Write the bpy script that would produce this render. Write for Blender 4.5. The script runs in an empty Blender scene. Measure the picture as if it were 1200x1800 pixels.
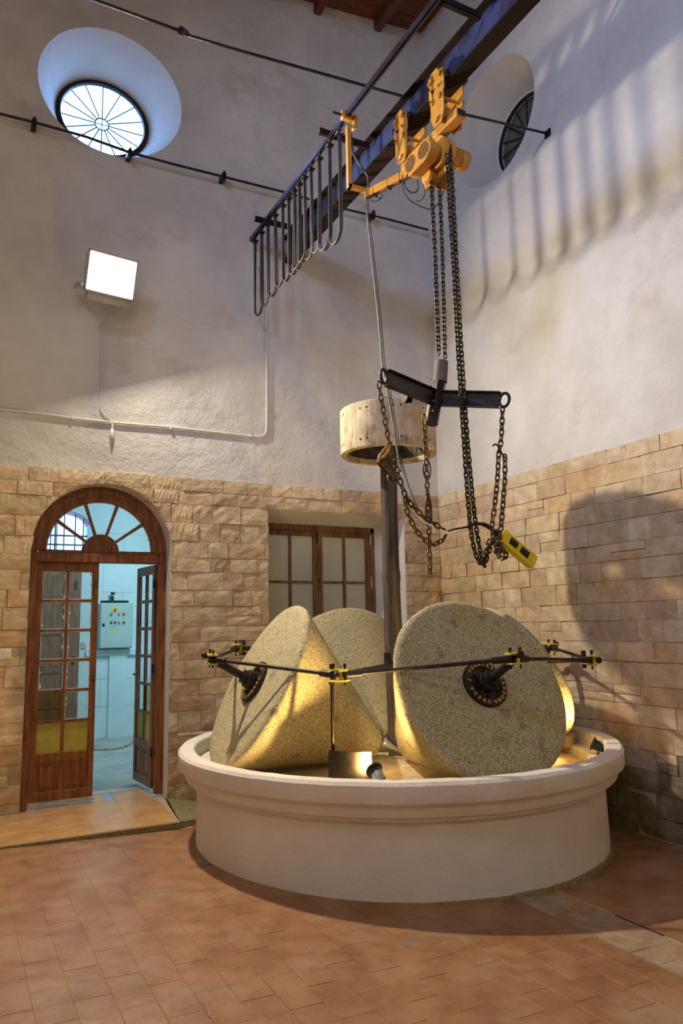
import bpy, bmesh, math, random
from mathutils import Vector, Matrix, noise
from mathutils.geometry import tessellate_polygon
rnd = random.Random(7)
PI = math.pi
S = bpy.context.scene
COL = S.collection
# ------------------------------------------------------------------ camera
YAW, PITCH, ROLL, FPX, CAMH = math.radians(27.5077), math.radians(8.5748), math.radians(-1.0537), 1310.85, 1.6
_f = Vector((math.sin(YAW)*math.cos(PITCH), math.cos(YAW)*math.cos(PITCH), math.sin(PITCH)))
_r = Vector((math.cos(YAW), -math.sin(YAW), 0)); _u = _r.cross(_f)
CR = math.cos(ROLL)*_r + math.sin(ROLL)*_u; CU = -math.sin(ROLL)*_r + math.cos(ROLL)*_u
CAMP = Vector((0, 0, CAMH))
cd = bpy.data.cameras.new('camera'); cam = bpy.data.objects.new('camera', cd); COL.objects.link(cam)
cd.sensor_fit = 'VERTICAL'; cd.sensor_height = 36; cd.sensor_width = 24; cd.lens = FPX/1800*36; cd.clip_start = .05
cam.matrix_world = Matrix(((CR.x, CU.x, -_f.x, 0), (CR.y, CU.y, -_f.y, 0), (CR.z, CU.z, -_f.z, CAMH), (0, 0, 0, 1)))
S.camera = cam
def _ray(x, y): return _f + CR*((x-600)/FPX) - CU*((y-900)/FPX)
def atX(x, y, X): d = _ray(x, y); return CAMP + d*((X-CAMP.x)/d.x)      # point of the plane X seen at a photo pixel
def atY(x, y, Y): d = _ray(x, y); return CAMP + d*((Y-CAMP.y)/d.y)
def atZ(x, y, Z): d = _ray(x, y); return CAMP + d*((Z-CAMP.z)/d.z)
def proj(p):
    d = Vector(p)-CAMP; w = d.dot(_f); return 600+FPX*d.dot(CR)/w, 900-FPX*d.dot(CU)/w
# ------------------------------------------------------------------ world, lights, exposure
W = bpy.data.worlds.new('world'); S.world = W; W.use_nodes = True
bg = W.node_tree.nodes['Background']; bg.inputs[0].default_value = (.24, .48, 1.0, 1); bg.inputs[1].default_value = 10.5
S.view_settings.view_transform = 'Standard'; S.view_settings.look = 'None'; S.view_settings.gamma = 1
S.view_settings.use_curve_mapping = False; S.view_settings.exposure = -0.9
def area(name, loc, to, sx, sy, power, col):
    l = bpy.data.lights.new(name, 'AREA'); l.shape = 'RECTANGLE'; l.size = sx; l.size_y = sy; l.energy = power; l.color = col
    o = bpy.data.objects.new(name, l); COL.objects.link(o); o.location = loc
    o.rotation_euler = (Vector(to)-Vector(loc)).to_track_quat('-Z', 'Y').to_euler(); return o
FLOOD = Vector((1.17, 6.98, 4.93)); FLOOD_T = Vector((2.0, 3.2, 0.0))
area('flood_light', (1.22, 6.87, 4.88), (2.1, 2.2, 2.55), .14, .12, 500, (1.0, .87, .68))
area('added_fill_left', (-1.2, -2.0, 5.0), (2.8, 4.8, .8), .22, .22, 50, (1.0, .88, .70))  # unseen fill light added behind the camera for the camera-facing surfaces
area('added_fill_right', (4.3, -2.6, 4.6), (3.2, 5.5, 1.2), .4, .4, 26, (1.0, .88, .72))  # second added fill from the right, no fixture stands there
area('blue_fill_high_left', (-2.2, 1.5, 7.2), (5.1, 4.8, 4.9), 1.2, 1.2, 120, (.40, .55, 1.0)).data.spread = math.radians(80)  # added bluish fill for the right wall; the left wall has no window
area('cool_fill_roof', (-1.0, 0.5, 8.2), (2.5, 5.5, 4.0), 1.0, 1.0, 42, (.72, .80, 1.0))  # added cool ambient fill below the closed ceiling, no roof opening
area('daylight_round_window', (1.3, 8.1, 7.45), (1.0, 5.6, 6.0), .9, .9, 60, (.20, .42, 1.0))
area('inner_room_fill', (2.6, 9.2, 3.5), (2.2, 11.8, 1.2), .8, .8, 110, (.55, .88, 1.0))  # added cyan fill to brighten the room beyond, no lamp modelled
area('inner_room_low_fill', (1.9, 9.0, 3.6), (1.6, 9.6, 0), .8, .8, 25, (.75, .9, 1.0))  # weaker added fill aimed down at the floor beyond


# ------------------------------------------------------------------ materials
MATS = {}
def mat(name, c1, c2=None, scale=4, rough=.8, metal=0, bump=0, bscale=30, detail=6, c3=None, s3=1.2, k3=(.5, .65), ramp=(.35, .65),
        stretch=(1, 1, 1), rand=None, b2=0, b2s=6, spec=.4, vor=None):
    m = bpy.data.materials.new(name); m.use_nodes = True; nt = m.node_tree; N = nt.nodes; L = nt.links
    b = N['Principled BSDF']; b.inputs['Roughness'].default_value = rough; b.inputs['Metallic'].default_value = metal
    b.inputs['Specular IOR Level'].default_value = spec
    g = N.new('ShaderNodeNewGeometry'); mp = N.new('ShaderNodeMapping'); L.new(g.outputs['Position'], mp.inputs[0])
    mp.inputs['Scale'].default_value = stretch
    def noi(s, d=6, r=.6):
        n = N.new('ShaderNodeTexNoise'); n.inputs['Scale'].default_value = s; n.inputs['Detail'].default_value = d
        n.inputs['Roughness'].default_value = r; L.new(mp.outputs[0], n.inputs[0]); return n
    def rampn(src, lo, hi, ca, cb):
        r = N.new('ShaderNodeValToRGB'); r.color_ramp.elements[0].position = lo; r.color_ramp.elements[1].position = hi
        r.color_ramp.elements[0].color = (*ca, 1); r.color_ramp.elements[1].color = (*cb, 1); L.new(src, r.inputs[0]); return r
    col = None
    if c2 is not None:
        if vor:
            v = N.new('ShaderNodeTexVoronoi'); v.inputs['Scale'].default_value = vor; L.new(mp.outputs[0], v.inputs[0])
            sep = N.new('ShaderNodeSeparateColor'); L.new(v.outputs['Color'], sep.inputs[0]); src = sep.outputs[0]
        else: src = noi(scale, detail).outputs[0]
        col = rampn(src, ramp[0], ramp[1], c1, c2).outputs[0]
    if rand:
        oi = N.new('ShaderNodeObjectInfo'); r = N.new('ShaderNodeValToRGB'); r.color_ramp.interpolation = 'LINEAR'
        while len(r.color_ramp.elements) < len(rand): r.color_ramp.elements.new(.5)
        for i, c in enumerate(rand): r.color_ramp.elements[i].position = i/(len(rand)-1); r.color_ramp.elements[i].color = (*c, 1)
        L.new(oi.outputs['Random'], r.inputs[0])
        mx = N.new('ShaderNodeMix'); mx.data_type = 'RGBA'; mx.blend_type = 'MULTIPLY'; mx.inputs[0].default_value = 1
        if col: L.new(col, mx.inputs[6])
        else: mx.inputs[6].default_value = (*c1, 1)
        L.new(r.outputs[0], mx.inputs[7]); col = mx.outputs[2]
    if c3 is not None:
        n3 = noi(s3, 5, .65); k = N.new('ShaderNodeMapRange'); k.inputs[1].default_value = k3[0]; k.inputs[2].default_value = k3[1]
        L.new(n3.outputs[0], k.inputs[0]); mx = N.new('ShaderNodeMix'); mx.data_type = 'RGBA'
        L.new(k.outputs[0], mx.inputs[0])
        if col: L.new(col, mx.inputs[6])
        else: mx.inputs[6].default_value = (*c1, 1)
        mx.inputs[7].default_value = (*c3, 1); col = mx.outputs[2]
    if col: L.new(col, b.inputs['Base Color'])
    else: b.inputs['Base Color'].default_value = (*c1, 1)
    last = None
    for (st, sc, dist) in ((bump, bscale, .01), (b2, b2s, .05)):
        if st:
            n = noi(sc, 8, .62); bp = N.new('ShaderNodeBump'); bp.inputs['Strength'].default_value = st; bp.inputs['Distance'].default_value = dist
            L.new(n.outputs[0], bp.inputs['Height'])
            if last: L.new(last, bp.inputs['Normal'])
            last = bp.outputs[0]
    if last: L.new(last, b.inputs['Normal'])
    MATS[name] = m; return m
def glow(name, c, s):
    m = bpy.data.materials.new(name); m.use_nodes = True; b = m.node_tree.nodes['Principled BSDF']
    b.inputs['Base Color'].default_value = (*c, 1); b.inputs['Emission Color'].default_value = (*c, 1); b.inputs['Emission Strength'].default_value = s
    MATS[name] = m; return m
def glassm(name, c, rough=.03, alpha=.06):
    m = bpy.data.materials.new(name); m.use_nodes = True; nt = m.node_tree; N = nt.nodes; N.remove(N['Principled BSDF'])
    t = N.new('ShaderNodeBsdfTransparent'); t.inputs[0].default_value = (*c, 1); g = N.new('ShaderNodeBsdfGlossy'); g.inputs['Roughness'].default_value = rough
    mx = N.new('ShaderNodeMixShader'); mx.inputs[0].default_value = alpha
    nt.links.new(t.outputs[0], mx.inputs[1]); nt.links.new(g.outputs[0], mx.inputs[2]); nt.links.new(mx.outputs[0], N['Material Output'].inputs[0])
    MATS[name] = m; return m
PLASTER = mat('plaster', (.60, .57, .53), (.72, .70, .67), 1.4, .9, bump=.35, bscale=22, b2=.55, b2s=5, c3=(.50, .44, .36), s3=1.1, k3=(.56, .78))
PLASTER2 = mat('plaster_reveal', (.66, .62, .55), (.72, .69, .62), 2, .9, bump=.2, bscale=25, b2=.25, b2s=5)
BASINM = mat('basin_plaster', (.76, .70, .62), (.84, .79, .72), 2.2, .85, bump=.45, bscale=45, b2=.25, b2s=9, c3=(.66, .56, .46), s3=1.3, k3=(.60, .80))
INNERW = mat('inner_wall', (.62, .74, .78), (.70, .82, .84), 1.5, .9, bump=.2, bscale=14)
STONEM = mat('split_stone', (.50, .40, .26), (.78, .68, .52), 7, .92, bump=.5, bscale=30, b2=.45, b2s=9, ramp=(.3, .7),
             rand=[(.80, .70, .60), (1.0, .95, .86), (.92, .74, .55), (1.08, 1.04, .96), (.86, .72, .66), (1.0, .86, .70), (1.05, 1.0, .90), (.80, .73, .62)])
GROUT = mat('grout', (.42, .33, .22), (.55, .45, .32), 12, .95, bump=.4, bscale=40)
TERRA = mat('terracotta', (.27, .120, .052), (.40, .205, .105), 5, .42, bump=.25, bscale=35, b2=.12, b2s=10, stretch=(1, 1, 1), c3=(.46, .30, .19), s3=2.6, k3=(.48, .80),
            rand=[(.94, .92, .90), (1.0, .97, .94), (1.03, 1.02, 1.0), (.96, .94, .90)], spec=.45)
TERRAG = mat('tile_joint', (.34, .19, .10), (.46, .29, .17), 14, .9, bump=.3, bscale=40)
DRAINM = mat('drain_tile', (.30, .20, .13), (.46, .34, .22), 8, .7, bump=.3, bscale=35)
OCHRE = mat('ochre_tile', (.50, .25, .09), (.66, .38, .16), 5, .35, bump=.1, bscale=15, spec=.5)
CEMENT = mat('cement', (.34, .35, .34), (.48, .50, .48), 3, .7, bump=.2, bscale=20, c3=(.55, .50, .42), s3=2)
GRANITE = mat('granite', (.17, .145, .075), (.68, .58, .33), 1, .9, bump=.6, bscale=70, vor=210, ramp=(.05, .75), c3=(.12, .10, .06), s3=4.2, k3=(.58, .74), b2=.35, b2s=12)
GRANITEB = mat('granite_pebbled', (.34, .29, .16), (.52, .45, .26), 50, .9, bump=1.0, bscale=55, b2=.5, b2s=28)
BEDM = mat('bed_stone', (.46, .36, .20), (.66, .54, .34), 12, .9, bump=.8, bscale=45, c3=(.22, .15, .08), s3=6, k3=(.55, .75))
WOODD = mat('door_wood', (.13, .038, .008), (.32, .115, .028), 5, .42, bump=.3, bscale=30, stretch=(6, 6, .7), spec=.5)
WOODW = mat('window_wood', (.06, .026, .009), (.26, .11, .028), 4, .5, bump=.3, bscale=30, stretch=(5, 5, .8))
WOODP = mat('old_door_wood', (.16, .07, .04), (.30, .15, .09), 5, .6, bump=.4, bscale=20, stretch=(6, 6, .8))
POSTW = mat('post_wood', (.025, .019, .014), (.11, .088, .066), 3, .85, bump=1.0, bscale=16, stretch=(9, 9, .5), b2=.4, b2s=5)
DRUMW = mat('drum_wood', (.40, .31, .19), (.62, .52, .36), 5, .8, bump=.3, bscale=20, stretch=(2, 2, 1), c3=(.14, .10, .06), s3=3.0, k3=(.56, .72))
CEILW = mat('ceiling_wood', (.10, .030, .014), (.19, .065, .030), 3, .8, bump=.5, bscale=12, stretch=(1, 12, 1))
IRON = mat('black_iron', (.024, .020, .018), (.055, .046, .038), 8, .45, metal=.7, bump=.2, bscale=40)
BEAMM = mat('beam_lit_blue', (.032, .042, .11), (.055, .065, .15), 2, .35, metal=.1, bump=.1, bscale=20, c3=(.028, .018, .014), s3=1.6, k3=(.45, .6))  # blue window light on the web is put into this base colour
BEAMU = mat('beam_dark', (.016, .010, .008), (.028, .017, .014), 3, .85, spec=.1)  # very dark brown for flanges and brackets, much darker than the web
YEL = mat('hoist_paint', (.46, .20, .022), (.62, .30, .045), 4, .42, bump=.15, bscale=30, c3=(.16, .07, .02), s3=7, k3=(.6, .75), spec=.5)
YEL2 = mat('clevis_paint', (.55, .43, .03), (.72, .58, .06), 8, .4, bump=.1, bscale=30)
YEL3 = mat('pendant_paint', (.80, .62, .01), (.90, .74, .03), 6, .35)
CHAINM = mat('chain_steel', (.028, .022, .016), (.10, .078, .05), 18, .42, metal=.75)
CHAINR = mat('chain_rust', (.07, .05, .025), (.20, .14, .07), 18, .5, metal=.6)
RUBBER = mat('cable_rubber', (.045, .040, .036), (.075, .066, .06), 10, .55)
STEELP = mat('blade_steel', (.025, .02, .016), (.07, .058, .045), 5, .45, metal=1)
ALU = mat('aluminium', (.50, .50, .50), (.62, .62, .62), 5, .4, metal=.8)
LAMPM = mat('lamp_grey', (.42, .41, .38), (.50, .48, .45), 5, .5, metal=.2)
CONDM = mat('conduit_pvc', (.66, .64, .60), (.74, .72, .68), 5, .6)
SLEEVE = mat('sleeve_canvas', (.13, .11, .09), (.24, .20, .16), 6, .8, bump=.3, bscale=30)
PCAB = mat('pendant_sheath', (.10, .085, .06), (.30, .26, .19), 60, .6)
DIMB = mat('dim_board', (.10, .09, .075), (.17, .155, .13), 4, .8)
SPOTM = mat('spot_black', (.015, .02, .02), None, 1, .4)
WHITEP = mat('white_plastic', (.72, .68, .60), None, 1, .4)
CABM = mat('cabinet_paint', (.42, .55, .50), (.46, .60, .55), 3, .45)
SHUT = mat('shutter_paint', (.74, .70, .60), (.80, .76, .68), 3, .7)
REDP = mat('red_lens', (.85, .08, .05), None, 1, .3); GREENP = mat('green_lens', (.02, .40, .15), None, 1, .3)
YELP = mat('warning_yellow', (.90, .75, .02), None, 1, .4); BLK = mat('black_plastic', (.012, .012, .014), None, 1, .4)
GOLDL = mat('gold_letter', (.62, .36, .06), None, 1, .45)
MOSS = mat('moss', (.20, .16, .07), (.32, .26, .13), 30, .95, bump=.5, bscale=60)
GLASS = glassm('clear_glass', (.93, .97, .97)); DUSTY = glassm('dusty_glass', (.88, .90, .86), .2, .10)
YGL = glassm('amber_clear_glass', (.80, .70, .42), .05, .06)
YGLASS = mat('yellow_pebbled_glass', (.42, .36, .05), (.52, .46, .09), 20, .35, bump=.6, bscale=70)
PAINTW = mat('paint_edge', (.80, .86, .88), None, 1, .6)
GLOWL = glow('lamp_glow', (1.0, .90, .72), 30); GLOWS = glow('spot_glow', (1.0, .72, .32), 12)

# ------------------------------------------------------------------ mesh helpers
class MB:
    def __init__(s): s.v = []; s.f = []
    def add(s, vs, fs):
        n = len(s.v); s.v += [tuple(v) for v in vs]; s.f += [tuple(i+n for i in f) for f in fs]; return s
    def box(s, x0, x1, y0, y1, z0, z1, M=None):
        vs = [Vector(p) for p in ((x0, y0, z0), (x1, y0, z0), (x1, y1, z0), (x0, y1, z0), (x0, y0, z1), (x1, y0, z1), (x1, y1, z1), (x0, y1, z1))]
        if M: vs = [M @ v for v in vs]
        return s.add(vs, [(0, 3, 2, 1), (4, 5, 6, 7), (0, 1, 5, 4), (1, 2, 6, 5), (2, 3, 7, 6), (3, 0, 4, 7)])
    def tube(s, path, r, n=8, closed=False, caps=True, twist=0):
        path = [Vector(p) for p in path]; m = len(path)
        rs = r if isinstance(r, (list, tuple)) else [r]*m
        t0 = None; vs = []
        for i, p in enumerate(path):
            a = path[(i-1) % m] if (closed or i > 0) else p; b = path[(i+1) % m] if (closed or i < m-1) else p
            t = (b-a).normalized()
            if t0 is None:
                u = t.orthogonal().normalized()
            else:
                u = u - t*u.dot(t)
                u = u.normalized() if u.length > 1e-6 else t.orthogonal().normalized()
            t0 = t; w = t.cross(u)
            for k in range(n):
                an = 2*PI*k/n+twist; vs.append(p+(u*math.cos(an)+w*math.sin(an))*rs[i])
        fs = []
        for i in range(m if closed else m-1):
            j = (i+1) % m
            for k in range(n): fs.append((i*n+k, i*n+(k+1) % n, j*n+(k+1) % n, j*n+k))
        if not closed and caps: fs += [tuple(reversed(range(n))), tuple((m-1)*n+k for k in range(n))]
        return s.add(vs, fs)
    def lathe(s, prof, n=48, M=None, closed=False, fn=None):
        vs = []; m = len(prof)
        for k in range(n):
            a = 2*PI*k/n
            for (r, z) in prof:
                v = Vector((r*math.cos(a), r*math.sin(a), z))
                if fn: v = fn(v)
                vs.append(M @ v if M else v)
        fs = []
        for k in range(n):
            k2 = (k+1) % n
            for i in range(m if closed else m-1):
                j = (i+1) % m
                fs.append((k*m+i, k2*m+i, k2*m+j, k*m+j))
        return s.add(vs, fs)
    def prism(s, pts, d, M=None):           # pts: 2D polygon in x,z; extruded along y by d
        n = len(pts); vs = [Vector((p[0], 0, p[1])) for p in pts]+[Vector((p[0], d, p[1])) for p in pts]
        if M: vs = [M @ v for v in vs]
        return s.add(vs, [tuple(range(n)), tuple(reversed(range(n, 2*n)))]+[((i+1) % n, i, n+i, n+(i+1) % n) for i in range(n)])
    def sph(s, c, r, n=10, sc=(1, 1, 1)):
        c = Vector(c); pr = []
        return s.add([c+Vector((math.sin(PI*i/n)*math.cos(2*PI*k/n)*r*sc[0], math.sin(PI*i/n)*math.sin(2*PI*k/n)*r*sc[1], math.cos(PI*i/n)*r*sc[2])) for i in range(n+1) for k in range(n)],
                     [(i*n+k, (i+1)*n+k, (i+1)*n+(k+1) % n, i*n+(k+1) % n) for i in range(n) for k in range(n)])
    def build(s, name, m, parent=None, smooth=False, bevel=0, auto=None, merge=False):
        me = bpy.data.meshes.new(name); me.from_pydata(s.v, [], s.f)
        bm = bmesh.new(); bm.from_mesh(me)
        if merge: bmesh.ops.remove_doubles(bm, verts=bm.verts, dist=1e-5)
        if bevel: bmesh.ops.bevel(bm, geom=bm.edges[:], offset=bevel, segments=1, affect='EDGES', profile=.5)
        bmesh.ops.recalc_face_normals(bm, faces=bm.faces); bm.to_mesh(me); bm.free()
        if smooth:
            me.polygons.foreach_set('use_smooth', [True]*len(me.polygons))
            if auto is not None: me.set_sharp_from_angle(angle=math.radians(auto))
        me.materials.append(MATS[m] if isinstance(m, str) else m)
        o = bpy.data.objects.new(name, me); COL.objects.link(o)
        if parent:
            o.parent = parent; o.matrix_parent_inverse = parent.matrix_basis.inverted() if parent.type == 'EMPTY' or True else Matrix()
        return o
def tag(o, label, cat, group=None, kind=None):
    if label: o['label'] = label
    if cat: o['category'] = cat
    if group: o['group'] = group
    if kind: o['kind'] = kind
    return o
def thing(name, label, cat, loc=(0, 0, 0), group=None):
    o = bpy.data.objects.new(name, None); COL.objects.link(o); o.location = loc; o.empty_display_size = .1
    return tag(o, label, cat, group)
def struct(name, mb=None, m=None, **k):
    if mb is None: o = bpy.data.objects.new(name, None); COL.objects.link(o); o.empty_display_size = .1
    else: o = mb.build(name, m, None, **k)
    o['kind'] = 'structure'; return o
def axisM(o, d, up=(0, 0, 1)):              # local z along d, origin o
    d = Vector(d).normalized(); x = Vector(up).cross(d); x = x.normalized() if x.length > 1e-4 else Vector((1, 0, 0)); y = d.cross(x)
    return Matrix(((x.x, y.x, d.x, o[0]), (x.y, y.y, d.y, o[1]), (x.z, y.z, d.z, o[2]), (0, 0, 0, 1)))
def smoothpath(pts, n=8):                    # Catmull-Rom
    pts = [Vector(p) for p in pts]; P = [pts[0]*2-pts[1]]+pts+[pts[-1]*2-pts[-2]]; out = []
    for i in range(1, len(P)-2):
        for k in range(n):
            t = k/n; a, b, c, d = P[i-1], P[i], P[i+1], P[i+2]
            out.append(.5*((2*b)+(c-a)*t+(2*a-5*b+4*c-d)*t*t+(3*b-a-3*c+d)*t**3))
    return out+[pts[-1]]
def resample(path, step):
    out = [path[0]]; acc = 0
    for a, b in zip(path, path[1:]):
        L = (b-a).length; t = step-acc
        while t <= L: out.append(a+(b-a)*(t/L)); t += step
        acc = (acc+L) % step
    return out
def circ(c, rx, rz, n, y):                   # loop of points in plane y
    return [(c[0]+rx*math.cos(2*PI*i/n), y, c[1]+rz*math.sin(2*PI*i/n)) for i in range(n)]
def holed(outer, holes):                     # faces of a planar polygon with holes (3D points)
    loops = [[Vector(p) for p in outer]]+[[Vector(p) for p in h] for h in holes]
    tris = tessellate_polygon(loops); vs = [v for l in loops for v in l]; return vs, [tuple(t) for t in tris]

WY, WX = 7.345, 5.15                          # wall planes (plaster); the stone faces stand 15 mm proud
ZTOP, TH = 9.5, .57
# ------------------------------------------------------------------ door opening geometry
DX0, DX1, DZS = .612, 1.902, 2.34; DC = (DX0+DX1)/2; DR = (DX1-DX0)/2
def doorloop(y, g=0, n=24):
    r = DR+g
    return [(DX0-g, y, -.3), (DX1+g, y, -.3)]+[(DC+r*math.cos(PI*i/n), y, DZS+r*math.sin(PI*i/n)) for i in range(n+1)]
RC = (1.212, 7.163)
# wall_back: front skin with holes, reveals, outer skin
w = MB()
dl = doorloop(WY); dl[0] = (DX0, WY, 0); dl[1] = (DX1, WY, 0)
WIN = (2.942, 4.641, 1.05, 2.83); WINB = (2.945, 4.415, 1.15, 2.72)
winl = [(WIN[0], WY, WIN[2]), (WIN[1], WY, WIN[2]), (WIN[1], WY, WIN[3]), (WIN[0], WY, WIN[3])]
cl = circ(RC, .733, .712, 48, WY)
outer = [(-2.4, WY, -.4), (DX0, WY, -.4), (DX0, WY, 0)]
outer = [(-2.4, WY, -.4)]+[(DX0, WY, -.4)]+[tuple(p) for p in [dl[-1-i] for i in range(0, len(dl)-2)]]+[(DX1, WY, -.4), (WX+.05, WY, -.4), (WX+.05, WY, ZTOP), (-2.4, WY, ZTOP)]
w.add(*holed(outer, [winl, cl]))
wall_back = struct('wall_back', w, 'plaster')
# reveals
r_ = MB(); a = doorloop(WY); b = doorloop(WY+TH); n = len(a)
r_.add(a+b, [(i, i+1, n+i+1, n+i) for i in range(1, n-1)]+[(n-1, 0, n, 2*n-1)]); r_.build('door_reveal', 'plaster_reveal', wall_back, smooth=True, auto=40)
r_ = MB(); wb = [(WINB[0], WY+.35, WINB[2]), (WINB[1], WY+.35, WINB[2]), (WINB[1], WY+.35, WINB[3]), (WINB[0], WY+.35, WINB[3])]
r_.add(winl+wb, [(i, (i+1) % 4, 4+(i+1) % 4, 4+i) for i in range(4)]); r_.build('window_reveal', 'plaster_reveal', wall_back)
def funnel(ring0, ring1, n=48):
    m = MB(); K = 8
    for k in range(K+1):
        t = k/K; m.v += [tuple(Vector(p)*(1-t)+Vector(q)*t) for p, q in zip(ring0, ring1)]
    m.f = [(k*n+i, k*n+(i+1) % n, (k+1)*n+(i+1) % n, (k+1)*n+i) for k in range(K) for i in range(n)]
    return m
IC = (1.200, 7.163); IRX, IRZ = .490, .455; IY = WY+.5
funnel(cl, circ(IC, IRX, IRZ, 48, IY)).build('round_reveal', 'plaster_reveal', wall_back, smooth=True)
# rear skin (shuts the wall towards the room beyond), with door and round-window holes
w = MB(); YB = WY+TH
dl2 = doorloop(YB); outer = [(-2.4, YB, -.4), (DX0, YB, -.4)]+[dl2[-1-i] for i in range(len(dl2)-2)]+[(DX1, YB, -.4), (WX+.6, YB, -.4), (WX+.6, YB, 9.9), (-2.4, YB, 9.9)]
w.add(*holed(outer, [circ(IC, IRX, IRZ, 48, YB)])); w.build('outer_face', 'inner_wall', wall_back)
funnel(circ(IC, IRX, IRZ, 48, IY), circ(IC, IRX, IRZ, 48, YB)).build('round_reveal', 'plaster_reveal', wall_back, smooth=True)
# wall_right with its round window
RC2 = (6.02, 7.20); R2 = .70
def circx(c, r, n, x, rz=None): return [(x, c[0]+r*math.cos(2*PI*i/n), c[1]+(rz or r)*math.sin(2*PI*i/n)) for i in range(n)]
w = MB(); c2 = circx(RC2, R2, 48, WX)
w.add(*holed([(WX, -3.5, -.4), (WX, WY+.05, -.4), (WX, WY+.05, ZTOP), (WX, -3.5, ZTOP)], [c2]))
wall_right = struct('wall_right', w, 'plaster')
funnel(c2, circx(RC2, .47, 48, WX+.5)).build('round_reveal', 'plaster_reveal', wall_right, smooth=True)
w = MB(); w.add(*holed([(WX+TH, -3.5, -.4), (WX+TH, WY+.57, -.4), (WX+TH, WY+.57, ZTOP), (WX+TH, -3.5, ZTOP)], [circx(RC2, .47, 48, WX+TH)]))
w.build('outer_face', 'plaster', wall_right); funnel(circx(RC2, .47, 48, WX+.5), circx(RC2, .47, 48, WX+TH)).build('round_reveal', 'plaster_reveal', wall_right, smooth=True)
struct('wall_left', MB().box(-2.5, -2.4, -3.5, WY+.05, -.4, ZTOP), 'plaster')
struct('wall_front', MB().box(-2.5, WX+.1, -3.6, -3.5, -.4, ZTOP), 'plaster')

# ceiling: sloping boards on rafters
def cz(x): return 9.26-(5.15-x)*.125
ceil = struct('ceiling'); nb = 46
m = MB()
for i in range(nb):
    y0 = -3.5+i*(10.87/nb)
    m2 = MB(); z = lambda x: cz(x)+.12
    m.add([(-2.5, y0+.004, z(-2.5)), (WX+.05, y0+.004, z(WX+.05)), (WX+.05, y0+.232, z(WX+.05)), (-2.5, y0+.232, z(-2.5)),
           (-2.5, y0+.004, z(-2.5)+.03), (WX+.05, y0+.004, z(WX+.05)+.03), (WX+.05, y0+.232, z(WX+.05)+.03), (-2.5, y0+.232, z(-2.5)+.03)],
          [(0, 1, 2, 3), (4, 5, 6, 7), (0, 1, 5, 4), (1, 2, 6, 5), (2, 3, 7, 6), (3, 0, 4, 7)])
bd = m.build('ceiling_boards', 'ceiling_wood', ceil); bd['kind'] = 'stuff'
m = MB(); m.add([(-2.6, -3.6, cz(-2.6)+.16), (WX+.7, -3.6, cz(WX+.7)+.16), (WX+.7, 8.0, cz(WX+.7)+.16), (-2.6, 8.0, cz(-2.6)+.16)], [(0, 1, 2, 3)]); m.build('roof_deck', 'ceiling_wood', ceil)
for i in range(9):
    x = 4.47-i*.86; MB().box(x-.045, x+.045, -3.5, WY+.02, cz(x)-.03, cz(x)+.13).build('rafter', 'ceiling_wood', ceil, bevel=.005)

# ------------------------------------------------------------------ stone cladding
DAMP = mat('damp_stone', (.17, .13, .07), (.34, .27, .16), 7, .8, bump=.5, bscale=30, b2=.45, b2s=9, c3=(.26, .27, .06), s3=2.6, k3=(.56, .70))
def stone(u0, u1, z0, z1, wall, front, parent, push=None):
    arch = push and z1 > DZS and u0 < DX1 and u1 > DX0 and z0 < DZS+DR+.01
    nx, nz = (16, 3) if arch else (4, 3); g = .0028; u0 += g; u1 -= g; z0 += g; z1 -= g
    d0 = rnd.uniform(-.006, .009); tiltx = rnd.uniform(-.006, .006); tiltz = rnd.uniform(-.005, .005)
    vs = []; ok = False
    for j in range(nz+1):
        for i in range(nx+1):
            u = u0+(u1-u0)*i/nx; z = z0+(z1-z0)*j/nz
            if arch:
                q = (DR+.004)**2-(u-DC)**2; zb = max(z0, min(z1, DZS+math.sqrt(q))) if q > 0 else z0
                z = zb+(z1-zb)*j/nz; ok = ok or zb < z1-.006
            elif push:
                u, z, inside = push(u, z, u0, u1)
                ok = ok or not inside
            edge = i in (0, nx) or j in (0, nz)
            d = d0+tiltx*(2*i/nx-1)+tiltz*(2*j/nz-1)+(rnd.uniform(-.003, .001) if edge else rnd.uniform(-.001, .007))
            vs.append((u, z, front+d))
    if push and not ok: return
    def W3(u, z, d): return (u, WY-d, z) if wall == 'b' else (WX-d, u, z)
    cx_ = sum(v[0] for v in vs)/len(vs); cz_ = sum(v[1] for v in vs)/len(vs)
    org = Vector(W3(cx_, cz_, 0)); m = MB(); N1 = nx+1
    V = [Vector(W3(*v))-org for v in vs]; fs = [(j*N1+i, j*N1+i+1, (j+1)*N1+i+1, (j+1)*N1+i) for j in range(nz) for i in range(nx)]
    rim = [i for i in range(N1)]+[j*N1+nx for j in range(1, nz+1)]+[nz*N1+i for i in range(nx-1, -1, -1)]+[j*N1 for j in range(nz-1, 0, -1)]
    bk = [Vector(W3(vs[k][0], vs[k][1], .001))-org for k in rim]; nv = len(V); nr = len(rim)
    fs += [(rim[k], rim[(k+1) % nr], nv+(k+1) % nr, nv+k) for k in range(nr)]
    m.add(V+bk, fs)
    o = m.build('stone', 'damp_stone' if (wall == 'r' and (z0+z1)/2 < .42+.12*math.sin(cx_*5)) else 'split_stone'); o.location = org; o.parent = parent
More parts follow.
